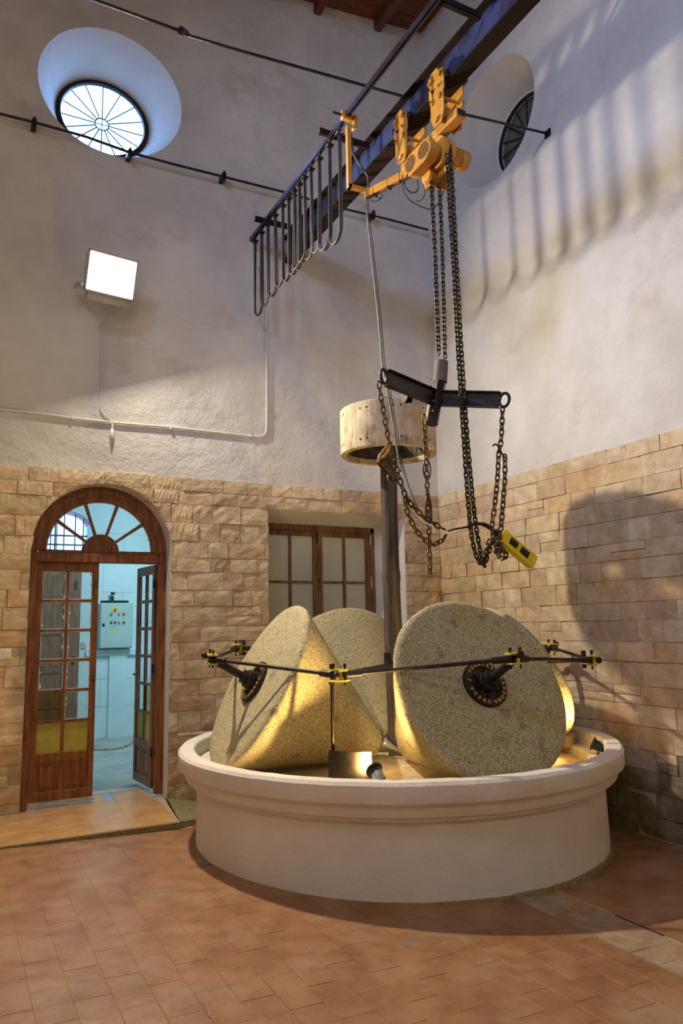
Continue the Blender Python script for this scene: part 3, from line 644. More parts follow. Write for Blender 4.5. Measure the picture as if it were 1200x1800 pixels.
# ------------------------------------------------------------------ millstones
AL, RHO, RBG = .5028, 1.4029, .7138
SA = {'A': -183.7, 'B': 87.0, 'C': -90.6, 'D': -8.0}
LAB = {'A': 'conical granite millstone at the left, its flat face turned to the door', 'B': 'conical millstone at the back with pebbled surface, below the casement window',
       'C': 'conical millstone at the front right, its flat face and lettered hub turned to the viewer', 'D': 'conical millstone mostly hidden behind the front right one, by the right wall'}
def cone_dir(deg): a = math.radians(deg); return Vector((math.cos(a)*math.cos(AL), math.sin(a)*math.cos(AL), math.sin(AL)))
PIV = Vector((TCX, TCY, PZ))
HUBP = [None]
def hubtext(txt, r, M, a0, a1, size):
    m = MB(); 
    for i, ch in enumerate(txt):
        if ch == ' ': continue
        cu = bpy.data.curves.new('t', 'FONT'); cu.body = ch; cu.size = size; cu.extrude = .004; cu.align_x = 'CENTER'; cu.resolution_u = 3; cu.offset = .0016
        ob = bpy.data.objects.new('t', cu); COL.objects.link(ob); dg = bpy.context.evaluated_depsgraph_get(); me = bpy.data.meshes.new_from_object(ob.evaluated_get(dg))
        a = a0+(a1-a0)*i/(len(txt)-1)
        # text baseline on a circle, tops outwards; local plane x,y, z up
        T = M @ Matrix.Rotation(a-PI/2, 4, 'Z') @ Matrix.Translation((0, r, 0))
        MB().add([T @ v.co for v in me.vertices], [tuple(p.vertices) for p in me.polygons]).build('letter', 'gold_letter', HUBP[0])
        bpy.data.objects.remove(ob); bpy.data.meshes.remove(me); bpy.data.curves.remove(cu)
    return m
for key, deg in SA.items():
    e = cone_dir(deg); base = PIV+e*.7; base.z = .46; RBG = .7138*(.95 if key == 'D' else 1)
    t = thing('millstone', LAB[key], 'millstone', base, 'conical millstones of the mill')
    M = axisM(PIV, e); sg = rnd.uniform(0, 50)
    def fn(v, sg=sg):
        p = v*3; d = noise.noise(Vector((p.x, p.y, p.z+sg)))*.012+noise.noise(Vector((p.x*5, p.y*5, p.z*5+sg)))*.004
        r = math.hypot(v.x, v.y)
        if r < 1e-5: return v
        q = Vector((v.x/r, v.y/r, 0)); face = max(0, min(1, (v.z-(RHO-.03))/.02)) if True else 0
        return v+q*d*(1-face)+Vector((0, 0, d*.35*face))
    tb = RBG/RHO
    prof = [(.001, .215), (.05, .215), (.085, .222), (.112, .24), (.135, .27)]+[(z*tb-.0, z) for z in [.30+.05*i for i in range(21)]]+\
           [(RBG-.040, RHO-.070), (RBG-.022, RHO-.038), (RBG-.022, RHO-.022), (RBG-.034, RHO-.008), (RBG-.06, RHO)]+[(r, RHO) for r in (.58, .48, .38, .28, .18, .08, .001)]
    MB().lathe(prof, 120, M, False, fn).build('stone_body', 'granite_pebbled' if key == 'B' else 'granite', t, smooth=True, auto=50)
    H = axisM(PIV+e*RHO, e)
    hub = MB().lathe([(.001, -.01), (.172, -.01), (.172, .022), (.166, .030), (.125, .030), (.118, .022), (.075, .024), (.070, .085), (.052, .09), (.001, .09)], 40, H).build('hub_plate', 'black_iron', t, smooth=True, auto=35)
    for k in range(6):
        a = PI/3*k+.3; MB().tube([H @ Vector((.095*math.cos(a), .095*math.sin(a), .02)), H @ Vector((.095*math.cos(a), .095*math.sin(a), .045))], .011, 6).build('bolt', 'black_iron', hub)
    if key in 'CA':
        T = H @ Matrix.Translation((0, 0, .030)); S2 = .034
        # H local: x = horizontal to the right seen from outside? choose so the words read clockwise
        HUBP[0] = hub; lt = hubtext('J.FUENTES', .131, T, math.radians(167), math.radians(50), S2); l3 = hubtext('CARDONA', .131, T, math.radians(12), math.radians(-82), S2); l4 = hubtext('UBEDA', .131, T, math.radians(-104), math.radians(-166), S2)

# ------------------------------------------------------------------ mill frame
fr_ = thing('millstone_linkage', 'black iron rod frame with yellow clevises linking the four millstones', 'mill linkage', (TCX, TCY, .6))
ends = {k: PIV+cone_dir(d)*(RHO+.40) for k, d in SA.items()}
for k, d in SA.items():
    e = cone_dir(d); MB().tube([PIV+e*(RHO+.02), ends[k]+e*.02], .030, 14).build('axle', 'black_iron', fr_, smooth=True, auto=40)
    MB().tube([PIV+e*(RHO+.07), PIV+e*(RHO+.12)], .055, 12).build('collar', 'black_iron', fr_, smooth=True, auto=40)
def polar(a, r, z): a = math.radians(a); return Vector((TCX+r*math.cos(a), TCY+r*math.sin(a), z))
J = {'AC': polar(-136.5, 1.42, 1.262), 'CD': polar(-47, 1.60, 1.288), 'AB': polar(132, 1.50, 1.398), 'BD': polar(40, 1.5, 1.38)}
def clevis(c, ax, up=Vector((0, 0, 1)), s=1.0):
    M = axisM(c, ax, up); m = MB()
    for sy in (-1, 1): m.box(-.034*s, .034*s, sy*.030*s-.006, sy*.030*s+.006, -.055*s, .055*s, M)
    m.box(-.034*s, .034*s, -.034*s, .034*s, -.008*s, .010*s, M)
    m.build('clevis', 'clevis_paint', fr_, bevel=.002)
    for q in (-.035*s, .035*s):
        MB().tube([M @ Vector((0, -.060*s, q)), M @ Vector((0, .052*s, q))], .0065*s, 8).build('pin', 'black_iron', fr_)
        MB().sph(M @ Vector((0, .058*s, q)), .011*s, 8).build('pin_head', 'black_iron', fr_, smooth=True)
def rod(a, b, r=.014):
    d = (b-a).normalized(); a2 = a+d*.055; b2 = b-d*.055
    m = MB().tube([a2, a2+d*.10, a2+d*.101, b2-d*.101, b2-d*.10, b2], [.024, .024, r, r, .024, .024], 12); m.build('tie_rod', 'black_iron', fr_, smooth=True, auto=40)
    for p, s_ in ((a2, -1), (b2, 1)): MB().sph(p, .024, 10).build('rod_end', 'black_iron', fr_, smooth=True)
seq = ['A', 'AC', 'C', 'CD', 'D', 'BD', 'B', 'AB']; pos = {**ends, **J}
for a, b in zip(seq, seq[1:]+seq[:1]): rod(pos[a], pos[b])
for k in SA:
    tv = (pos[seq[(seq.index(k)+1) % 8]]-pos[seq[seq.index(k)-1]]).normalized(); clevis(ends[k], tv, s=1.1)
    e = cone_dir(SA[k]); MB().sph(ends[k]+e*.065, .024, 10).build('axle_knob', 'black_iron', fr_, smooth=True); MB().tube([ends[k], ends[k]+e*.06], .016, 8).build('axle_stub', 'black_iron', fr_)
shz = 1.285
MB().tube([(TCX, TCY, shz-.06), (TCX, TCY, shz+.07)], .088, 20).build('shaft_collar', 'black_iron', fr_, smooth=True, auto=40)
for k, p in J.items():
    out = (p-Vector((TCX, TCY, p.z))).normalized(); tv = out.cross(Vector((0, 0, 1)))
    clevis(p, tv, s=1.15)
    if k in ('AC', 'CD'): MB().tube([Vector((TCX, TCY, shz-.03))+out*.08, p-out*.05], .021, 12).build('radial_arm', 'black_iron', fr_, smooth=True, auto=40)
    MB().sph(p+out*.05, .026, 10).build('knob', 'black_iron', fr_, smooth=True)
    sp = p-out*.06 if k != 'AC' else p+tv*.052
    MB().tube([sp+Vector((0, 0, .03)), sp+Vector((0, 0, .075))], .018, 8).build('nut', 'black_iron', fr_)
    MB().tube([sp+Vector((0, 0, -.06)), sp+Vector((0, 0, -.03))], .022, 6).build('nut', 'black_iron', fr_)
    if k in ('CD', 'AB'): continue
    # scraper: rod and curved blade just above the bed
    scr = MB().tube([sp+Vector((0, 0, .03)), Vector((sp.x, sp.y, .74))], .0125, 10).build('scraper_rod', 'blade_steel', fr_, smooth=True, auto=40)
    m = MB(); n = 10; vs = []
    for i in range(n+1):
        s_ = -.27+.30*i/n; bow = .05*(1-((i/n)*2-1)**2)
        q = Vector((sp.x, sp.y, 0))+(-tv if k == 'AC' else tv)*(-s_)+out*(bow-.02) if False else Vector((sp.x, sp.y, 0))+tv*(-s_ if k != 'AC' else s_)*(-1 if k == 'AC' else 1)*(-1)+out*(bow)
        for dz, dy in ((.485, 0), (.775, 0), (.775, .008), (.485, .008)): vs.append((q.x+out.x*dy, q.y+out.y*dy, dz))
    m.add(vs, [(i*4+c, i*4+(c+1) % 4, (i+1)*4+(c+1) % 4, (i+1)*4+c) for i in range(n) for c in range(4)]+[(0, 1, 2, 3), (n*4+3, n*4+2, n*4+1, n*4)])
    m.build('scraper_blade', 'blade_steel', fr_, smooth=True, auto=40)

# ------------------------------------------------------------------ central post with belt drum
ps = thing('mill_shaft', 'grey weathered wooden post rising from the basin centre, carrying a drum', 'post', (TCX, TCY, .5))
m = MB(); path = []; rr = []
for i in range(40):
    z = .49+2.68*i/39; path.append((TCX+.006*math.sin(z*2), TCY, z)); rr.append(.076+.006*noise.noise(Vector((0, 0, z*3)))+(.006 if 1.95 < z < 2.05 else 0)-.002*(z-1))
m.tube(path, rr, 28)
m.v = [tuple(Vector(v)+Vector((v[0]-TCX, v[1]-TCY, 0))*.10*noise.noise(Vector(((v[0]-TCX)*30, (v[1]-TCY)*30, v[2]*.8)))) for v in m.v]
m.build('post', 'post_wood', ps, smooth=True, auto=50)
MB().tube([(TCX, TCY, 3.12), (TCX, TCY, 3.60)], .05, 16).build('shaft', 'black_iron', ps, smooth=True, auto=40)
DRR, DZ0, DZ1 = .425, 3.075, 3.475
NS = 18
for k in range(NS):
    a0 = 2*PI*k/NS+.003; a1 = 2*PI*(k+1)/NS-.003; m = MB(); vs = []; n = 5
    for i in range(n+1):
        a = a0+(a1-a0)*i/n
        for (r, z) in ((DRR-.052, DZ0), (DRR-.004, DZ0), (DRR, DZ0+.006), (DRR, DZ1-.006), (DRR-.004, DZ1), (DRR-.052, DZ1)): vs.append((TCX+r*math.cos(a), TCY+r*math.sin(a), z))
    m.add(vs, [(i*6+c, (i+1)*6+c, (i+1)*6+(c+1) % 6, i*6+(c+1) % 6) for i in range(n) for c in range(6)]+[(0, 1, 2, 3, 4, 5), tuple(n*6+c for c in (5, 4, 3, 2, 1, 0))])
    s_ = m.build('drum_stave', 'drum_wood', ps, smooth=True, auto=30)
    for zz in (DZ0+.07, DZ1-.06):
        for da in (.28, .72):
            a = a0+(a1-a0)*da if k % 2 == 0 else None
            if a is None: continue
            p = Vector((TCX+DRR*math.cos(a), TCY+DRR*math.sin(a), zz)); d = Vector((math.cos(a), math.sin(a), 0)); MB().tube([p-d*.01, p+d*.002], .009, 8).build('nail', 'black_plastic', s_)
for k in range(6):
    a = PI/3*k+.4; d = Vector((math.cos(a), math.sin(a), 0)); MB().tube([Vector((TCX, TCY, 3.27))+d*.04, Vector((TCX, TCY, 3.27))+d*.385], .016, 8).build('spoke', 'black_iron', ps)
MB().tube([(TCX, TCY, 3.20), (TCX, TCY, 3.34)], .085, 16).build('drum_hub', 'black_iron', ps)
MB().lathe([(.382, 3.12), (.382, 3.43), (.372, 3.43), (.372, 3.12)], 48, TM, True).build('inner_band', 'post_wood', ps, smooth=True, auto=40)

# ------------------------------------------------------------------ basin spotlights and bits
def spot(name, label, pos, d, power, blend=.6, size=70):
    d = Vector(d).normalized(); pos = Vector(pos); t = thing(name, label, 'lamp', (pos.x, pos.y, .45), 'small spotlights in the basin'); M = axisM(pos, d)
    MB().lathe([(.001, -.088), (.027, -.088), (.031, -.052), (.040, -.024), (.036, -.024), (.001, -.05)], 24, M).build('lamp_barrel', 'aluminium' if 'front' in label else 'spot_black', t, smooth=True, auto=35)
    MB().lathe([(.001, -.085), (.026, -.085), (.030, -.05), (.040, -.02), (.044, .03), (.040, .03), (.034, -.01), (.001, -.02)], 24, M).build('lamp_body', 'spot_black', t, smooth=True, auto=35)
    MB().lathe([(.0445, .014), (.056, .016), (.056, .026), (.0445, .028)], 24, M, True).build('lamp_ring', 'spot_black', t, smooth=True, auto=35)
    for k in range(5):
        MB().lathe([(.030, -.08+.012*k), (.034, -.078+.012*k), (.030, -.075+.012*k)], 16, M).build('cooling_fin', 'aluminium' if name == 'spotlight' and 'front' in label else 'spot_black', t)
    MB().tube([(pos.x, pos.y, .44), pos-d*.03], .008, 6).build('bracket', 'spot_black', t)
    MB().tube([M @ Vector((0, 0, .012)), M @ Vector((0, 0, .014))], .034, 20).build('lens', 'spot_glow', t)
    l = bpy.data.lights.new('spot', 'SPOT'); l.energy = power; l.color = (1.0, .66, .26); l.spot_size = math.radians(size*2); l.spot_blend = blend; l.shadow_soft_size = .02
    o = bpy.data.objects.new('lamp_bulb', l); COL.objects.link(o); q = M @ Vector((0, 0, .05)); o.location = q; o.rotation_euler = d.to_track_quat('-Z', 'Y').to_euler()
    o.parent = t; o.matrix_parent_inverse = Matrix.Translation(t.location).inverted()
sp1 = atY(660, 1357, 4.25); spot('spotlight', 'small round spotlight inside the basin at its front edge, seen from behind', (sp1.x, sp1.y, sp1.z), (-.02, .85, .50), 170, .6, 74)
sp2 = atX(1046, 1309, 4.66); spot('spotlight', 'black spotlight lying inside the basin at its right edge', (sp2.x, sp2.y, sp2.z), (-.62, .62, .42), 75)
m = MB(); m.box(-.09, .09, -.05, .05, -.06, .06, Matrix.Translation(atX(998, 1297, 4.86)+Vector((0, 0, -.02))) @ Matrix.Rotation(.5, 4, 'Z'))
tag(m.build('stone_block', 'bed_stone', None, bevel=.015), 'small rough stone block beside the spotlight at the right of the basin', 'stone')
p = atY(676, 1306, 5.45); fn_ = thing('grease_cup', 'small pale metal cup lying by the foot of the wooden post', 'cup', (p.x, p.y, .51))
dd = Vector((.75, -.35, -.45)); M = axisM(p, dd)
MB().lathe([(.001, -.02), (.036, -.02), (.040, .0), (.030, .03), (.018, .10), (.008, .17), (.001, .17)], 16, M).build('cup_body', 'aluminium', fn_, smooth=True)
a = atY(312, 1293, 7.29); b = atY(385, 1287, 7.16)
tag(MB().tube([a, b], [.015, .017], 8).build('wooden_stick', 'drum_wood', None), 'short wooden stick lying on the basin rim against the stone wall', 'stick')

# ------------------------------------------------------------------ crane beam
bm_ = thing('crane_beam', 'long blue steel crane beam under the roof ending at the back wall', 'beam', (3.195, 3.5, 5.68))
bx0, bx1, bz0, bz1 = 3.128, 3.262, 5.68, 5.975; yb0, yb1 = -3.4, 7.34
MB().box(bx0, bx1, yb0, yb1, bz0, bz0+.014).build('bottom_flange', 'beam_dark', bm_)
MB().box(3.188, 3.202, yb0, yb1, bz0+.014, bz1-.014).build('web', 'beam_lit_blue', bm_)
MB().box(bx0, bx1, yb0, yb1, bz1-.014, bz1).build('top_flange', 'beam_dark', bm_)
MB().box(bx0+.01, bx1-.01, 7.15, 7.16, bz0-.0, bz1).build('end_plate', 'beam_dark', bm_)
rl = thing('cable_rail', 'thin blue steel rail running beside the crane beam, carrying cable loops', 'rail', (2.75, 3.5, 5.83))
RX, RZ = 2.75, 5.855
m = MB().box(RX-.022, RX+.022, yb0, 7.34, RZ+.02, RZ+.026); m.box(RX-.022, RX-.016, yb0, 7.34, RZ-.012, RZ+.02); m.box(RX+.016, RX+.022, yb0, 7.34, RZ-.012, RZ+.02); m.box(RX-.016, RX-.007, yb0, 7.34, RZ-.012, RZ-.008); m.box(RX+.007, RX+.016, yb0, 7.34, RZ-.012, RZ-.008)
m.build('rail_channel', 'beam_lit_blue', rl)
for (px, py) in ((452, 400), (566, 243), (748, 12)):
    p = atX(px, py, RX-.07); MB().box(RX-.10, bx0+.02, p.y-.02, p.y+.02, RZ+.026, RZ+.03).box(RX-.10, bx0+.02, p.y-.02, p.y-.016, RZ+.026, RZ+.075).build('cross_bracket', 'beam_dark', rl)
# trolleys and cable loops
tps = [(449, 410), (462, 392), (484, 372), (497, 357), (508, 345), (518, 332), (527, 320), (535, 312), (547, 296), (561, 275), (577, 252), (588, 244)]
tys = sorted({round(atX(a, b, RX).y, 3) for a, b in tps}, reverse=True)
tys = [7.22, 7.02, 6.84, 6.64, 6.44, 6.29, 6.15, 6.03, 5.91, 5.77, 5.59, 5.38, 5.19]
ordn = ['first', 'second', 'third', 'fourth', 'fifth', 'sixth', 'seventh', 'eighth', 'ninth', 'tenth', 'eleventh', 'twelfth', 'thirteenth']
for k, y in enumerate(tys):
    t = thing('cable_trolley', 'small dark cable trolley on the thin rail, %s from the back wall' % ordn[k], 'trolley', (RX, y, RZ-.05), 'cable trolleys on the rail')
    MB().box(RX-.005, RX+.005, y-.025, y+.025, RZ-.055, RZ+.004).build('hanger', 'black_iron', t)
    for sx in (-1, 1): MB().tube([(RX+sx*.006, y, RZ+.004), (RX+sx*.014, y, RZ+.004)], .011, 8).build('wheel', 'black_iron', t)
    MB().box(RX-.030, RX+.030, y-.030, y+.030, RZ-.072, RZ-.055).build('saddle', 'black_iron', t, bevel=.003)
cbl = thing('festoon_cable', 'dark rubber cable hanging in long loops from the trolleys on the thin rail', 'cable', (RX, 6.2, 5.0))
bots = [4.90, 4.93, 4.96, 4.975, 4.96, 4.965, 4.955, 4.97, 4.94, 4.93, 4.86, 4.82]
for k in range(len(tys)-1):
    ya, yb = tys[k], tys[k+1]; z0 = RZ-.072; zb = bots[k]; ym = (ya+yb)/2; hw = (ya-yb)/2
    for off in (-.009, .009):
        pts = []; R_ = hw*.75+rnd.uniform(.02, .045); sw = rnd.uniform(-.015, .015)
        for i in range(41):
            t_ = i/40*2-1; q = abs(t_)
            if q < .34: an = q/.34*PI/2; w_ = R_*math.sin(an); z = zb+R_*(1-math.cos(an))
            else: s_ = (q-.34)/.66; w_ = R_+(hw-R_)*s_**1.6; z = zb+R_+(z0-zb-R_)*s_
            pts.append(Vector((RX+off+sw*(1-q), ym-math.copysign(w_, t_), z)))
        MB().tube(pts, .0085, 6).build('cable_loop', 'cable_rubber', cbl, smooth=True)
pts = [(RX-.02, 7.25, RZ-.08), (RX-.02, 7.32, RZ-.12), (RX-.03, 7.335, RZ-.5), (RX-.02, 7.335, 5.0), (RX+.06, 7.335, 4.6)]


# ------------------------------------------------------------------ hoist
ho = thing('chain_hoist', 'yellow-orange motor chain hoist hanging from two trolleys on the crane beam', 'hoist', (3.195, 4.45, 5.3))
def htrolley(yc, nm=0):
    for sx in (-1, 1):
        x = 3.195+sx*.088; M = Matrix.Translation((x, yc, 0)) @ Matrix.Rotation(PI/2, 4, 'Z')
        pl = [(-.085, 5.44), (-.05, 5.36), (.05, 5.36), (.085, 5.44), (.085, 5.60), (.10, 5.61), (.10, 5.79), (.055, 5.83), (-.02, 5.83), (-.03, 5.80), (-.10, 5.78), (-.10, 5.62), (-.085, 5.60)]
        MB().prism(pl, .012, M).build('trolley_plate', 'hoist_paint', ho, bevel=.002)
        for yy in (-.065, .065):
            MB().tube([(3.195+sx*.030, yc+yy, 5.735), (3.195+sx*.082, yc+yy, 5.735)], .040, 18).build('trolley_wheel', 'black_iron', ho, smooth=True, auto=40)
            MB().tube([(3.195+sx*.095, yc+yy, 5.735), (3.195+sx*.125, yc+yy, 5.735)], .015, 8).build('wheel_nut', 'hoist_paint', ho)
        for yy, zz in ((-.04, 5.66), (.04, 5.66), (-.06, 5.58), (.06, 5.58), (0, 5.40), (.07, 5.80), (-.07, 5.76), (.08, 5.70)): MB().tube([(x, yc+yy, zz), (x+sx*.03, yc+yy, zz)], .012 if zz > 5.5 else .024, 6).build('bolt', 'black_iron' if zz > 5.5 and yy > 0 else 'hoist_paint', ho)
        MB().box(x+sx*.012, x+sx*.022, yc+.045, yc+.085, 5.58, 5.80).build('guard', 'hoist_paint', ho, bevel=.003)
        MB().box(x-.01, x+.01, yc-.14, yc-.085, 5.69, 5.73).build('bumper', 'black_iron', ho); MB().box(x-.01, x+.01, yc+.085, yc+.13, 5.69, 5.73).build('bumper', 'black_iron', ho)
    for yy, zz in ((-.05, 5.56), (.05, 5.56), (0, 5.40)): MB().tube([(3.08, yc+yy, zz), (3.31, yc+yy, zz)], .014, 8).build('spacer_bar', 'hoist_paint', ho)
    MB().box(3.115, 3.275, yc-.05, yc+.05, 5.42, 5.50).build('trolley_block', 'hoist_paint', ho, bevel=.008)
Y1, Y2 = 4.76, 4.24
htrolley(Y1); htrolley(Y2)
MB().box(3.15, 3.24, Y2-.17, Y1+.10, 5.345, 5.415).build('coupling_beam', 'hoist_paint', ho, bevel=.006)
MB().box(3.16, 3.23, Y2-.172, Y2-.168, 5.355, 5.405).build('beam_hole', 'black_plastic', ho)
# body: gear cover facing -x/-y side, chain wheel discs, two ribbed motors
HX, HY, HZ = 3.17, 4.47, 5.20
def stad(M, hw, r, d, name, mt, bevel=.008):
    pts = []
    for i in range(13): a = -PI/2+PI*i/12; pts.append((hw+r*math.cos(a), r*math.sin(a)))
    for i in range(13): a = PI/2+PI*i/12; pts.append((-hw+r*math.cos(a), r*math.sin(a)))
    return MB().prism(pts, d, M).build(name, mt, ho, bevel=bevel)
Mg = Matrix.Translation(atX(732, 276, 3.03)) @ Matrix.Rotation(math.radians(-86), 4, 'Z') @ Matrix.Rotation(math.radians(-6), 4, 'Y')
stad(Mg, .085, .088, .10, 'gear_cover', 'hoist_paint')
for sx in (-1, 1):
    for i in range(9):
        for j in range(9):
            u, v = (i-4)*.0155, (j-4)*.0155
            if u*u+v*v > .063**2: continue
            MB().box(sx*.085+u-.0045, sx*.085+u+.0045, -.002, .001, v-.0045, v+.0045, Mg).build('vent_slot', 'black_plastic', ho) if (i+j) % 1 == 0 and i % 2 == 0 and False else None
    m = MB()
    for j in range(-4, 5):
        v = j*.0145; hwid = math.sqrt(max(0, .066**2-v*v)); m.box(sx*.085-hwid, sx*.085+hwid, -.0025, .001, v-.0036, v+.0036, Mg)
    o = m.build('vent_grille', 'black_plastic', ho)
Mh = Mg @ Matrix.Rotation(-PI/2, 4, 'X')
for (d, r, th, mt, nm) in ((.10, .075, .03, 'hoist_paint', 'gearbox'), (.125, .130, .03, 'hoist_paint', 'wheel_housing'), (.155, .085, .045, 'black_iron', 'chain_wheel'), (.20, .125, .03, 'hoist_paint', 'wheel_housing'), (.23, .08, .03, 'hoist_paint', 'gearbox')):
    A = Mg @ Vector((.085, d, .02)); B = Mg @ Vector((.085, d+th, .02)); MB().tube([A, B], r, 28).build(nm, mt, ho, smooth=True, auto=40)
A = Mg @ Vector((.085, .25, .04)); B = Mg @ Vector((.085, .35, .04)); MB().tube([A, B], .072, 24).build('motor', 'hoist_paint', ho, smooth=True, auto=40)
for i in range(12):
    a = 2*PI*i/12; c_ = Vector((.085+.074*math.cos(a), .26, .04+.074*math.sin(a))); e_ = c_+Vector((0, .085, 0)); MB().tube([Mg @ c_, Mg @ e_], .006, 4).build('cooling_fin', 'hoist_paint', ho)
MB().tube([B, Mg @ Vector((.085, .42, .04))], .080, 24).build('motor_cap', 'hoist_paint', ho, smooth=True, auto=30)
A = Mg @ Vector((-.03, .10, -.11)); B = Mg @ Vector((-.03, .30, -.11)); MB().tube([A, B], .055, 20).build('motor', 'hoist_paint', ho, smooth=True, auto=40)
for i in range(10):
    q = Mg @ Vector((-.03, .11+.02*i, -.11)); n_ = (Mg.to_3x3() @ Vector((0, 1, 0))); MB().tube([q, q+n_*.006], .068, 16).build('cooling_fin', 'hoist_paint', ho)
MB().box(-.09, -.02, .12, .19, -.20, -.15, Mg).build('junction_box', 'hoist_paint', ho, bevel=.005)
MB().box(.0, .06, .10, .16, .05, .20, Mg).build('suspension_lug', 'hoist_paint', ho, bevel=.006)
MB().box(-.10, .12, .19, .24, .10, .17, Mg).build('suspension_bar', 'hoist_paint', ho, bevel=.006)
MB().box(.12, .20, .16, .19, -.17, -.13, Mg).build('chain_guide', 'hoist_paint', ho, bevel=.003)
MB().box(-.06, .17, .165, .19, -.15, -.09, Mg).build('chain_guide', 'hoist_paint', ho, bevel=.003)
# boom and towing bracket
b0 = Vector(Mg @ Vector((-.13, .07, -.01))); b1 = atY(643, 343, 5.05); dv = (b1-b0)
Mb = axisM(b0, dv); L_ = dv.length
MB().box(-.028, .028, -.034, .034, -.10, L_, Mb).build('boom', 'hoist_paint', ho, bevel=.004)
MB().tube([Mb @ Vector((.0, -.037, 0)), Mb @ Vector((0, -.037, L_*.97))], .008, 6).build('boom_cable', 'cable_rubber', ho)
for q in (.25, .5, .8): MB().box(-.028, .028, -.048, .034, L_*q-.004, L_*q+.004, Mb).build('cable_tie', 'black_plastic', ho)
p1 = atY(612, 327, 5.05); p1 = Vector((RX+.01, 5.05, p1.z)); b1 = Vector((b1.x, 5.05, b1.z))
MB().box(p1.x-.016, b1.x+.02, 5.03, 5.07, p1.z-.018, p1.z+.018).build('tow_arm', 'hoist_paint', ho, bevel=.003)
MB().box(p1.x-.018, p1.x+.018, 5.03, 5.07, p1.z-.018, RZ-.09).build('tow_arm', 'hoist_paint', ho, bevel=.003)
MB().box(RX-.05, RX+.045, 5.03, 5.08, RZ-.035, RZ+.045).build('tow_trolley', 'hoist_paint', ho, bevel=.006); MB().tube([(RX-.13, 5.05, RZ+.0), (RX-.04, 5.05, RZ+.0)], .010, 8).build('tow_pin', 'black_iron', ho)
MB().box(RX+.055, RX+.085, 5.02, 5.08, RZ-.10, RZ+.03).build('tow_plate', 'hoist_paint', ho, bevel=.006)
MB().tube(smoothpath([Vector((RX, 5.17, RZ-.07)), Vector((RX+.03, 5.06, RZ-.12)), Vector((RX+.06, 5.04, RZ-.35)), Vector((RX+.17, 5.03, RZ-.50)), b1+Vector((.01, -.03, .08)), b1+Vector((.03, -.05, .0))]), .009, 6).build('supply_cable', 'cable_rubber', ho, smooth=True)
lp = [atY(x, y, 5.0) for x, y in ((648, 343), (652, 352), (662, 354), (671, 346), (668, 335), (660, 325))]; MB().tube(smoothpath(lp), .004, 6).build('cable_curl', 'cable_rubber', ho)
lp = [atY(x, y, 5.0) for x, y in ((652, 340), (668, 349), (671, 342), (666, 332), (663, 326))]; MB().tube(smoothpath(lp), .004, 6).build('cable_curl', 'cable_rubber', ho)
lp = [atY(x, y, 4.5) for x, y in ((707, 308), (709, 335), (722, 353), (745, 365), (762, 366), (776, 345), (783, 320))]; MB().tube(smoothpath(lp), .005, 6).build('cable_curl', 'cable_rubber', ho)
lp = [atY(x, y, 4.5) for x, y in ((716, 306), (711, 325), (722, 338), (734, 334), (733, 315))]; MB().tube(smoothpath(lp), .006, 6).build('cable_curl', 'cable_rubber', ho)
lp = [atY(x, y, 4.5) for x, y in ((741, 320), (747, 335), (742, 350), (731, 355))]; MB().tube(smoothpath(lp), .004, 6).build('cable_curl', 'cable_rubber', ho)

# ------------------------------------------------------------------ chains
def linkmesh(name, L, Wd, r, mt):
    pts = []; h = L/2-Wd/2; rw = Wd/2
    for i in range(5): a = -PI/2+PI*i/4; pts.append((rw*math.cos(a)*1.0 if False else rw*math.cos(a), 0, h*0+rw*math.sin(a)))
    h -= 0; up = [(rw*math.cos(PI*i/4), 0, h+rw*math.sin(PI*i/4)) for i in range(5)]; dn = [(rw*math.cos(PI+PI*i/4), 0, -h+rw*math.sin(PI+PI*i/4)) for i in range(5)]
    m = MB().tube(up+dn, r, 5, closed=True); me = bpy.data.meshes.new(name); me.from_pydata(m.v, [], m.f); me.polygons.foreach_set('use_smooth', [True]*len(me.polygons)); me.materials.append(MATS[mt]); return me
LKB = linkmesh('link', .052, .027, .0063, 'chain_steel'); LKH = linkmesh('link', .057, .029, .0064, 'chain_rust'); LKS = linkmesh('link', .024, .010, .0018, 'chain_steel')
def chain(path, me, pitch, parent, seed=0):
    pts = resample([Vector(p) for p in path], pitch); ph = rnd.uniform(0, 1)
    for i in range(len(pts)-1):
        a, b = pts[i], pts[i+1]; o = bpy.data.objects.new('link', me); COL.objects.link(o)
        M = axisM((a+b)/2, b-a, (.4, -.9, .05)) @ Matrix.Rotation((PI/4 if False else .5)+PI/2*(i % 2)+rnd.uniform(-.12, .12), 4, 'Z')
        o.matrix_world = M; o.parent = parent; o.matrix_parent_inverse = Matrix.Translation(parent.location).inverted()
def bagpts(l, Y): return [atY(x, y, Y) for x, y in l]
CHY = 4.45
c1 = thing('hoist_chain', 'black load chain from the hoist down to the spreader, left strand', 'chain', (3.25, CHY, 4.3))
chain(bagpts([(757, 300), (759, 345), (764, 440), (771, 628)], CHY), LKB, .036, c1)
c2_ = thing('hoist_chain', 'black load chain from the hoist down to the spreader, right strand', 'chain', (3.28, CHY, 4.3))
chain(bagpts([(770, 300), (773, 345), (777, 440), (782, 632)], CHY), LKB, .036, c2_)
c3_ = thing('hoist_chain', 'slack hoist chain, left of the long pair hanging to the low bundle', 'chain', (3.3, CHY, 3.6))
chain(smoothpath(bagpts([(785, 272), (789, 345), (797, 480), (806, 640), (815, 780), (824, 900), (832, 960), (843, 990), (850, 985), (857, 960), (862, 945)], 4.20), 10), LKB, .036, c3_)
c4_ = thing('hoist_chain', 'slack hoist chain, right of the long pair hanging to the low bundle', 'chain', (3.35, CHY, 3.6))
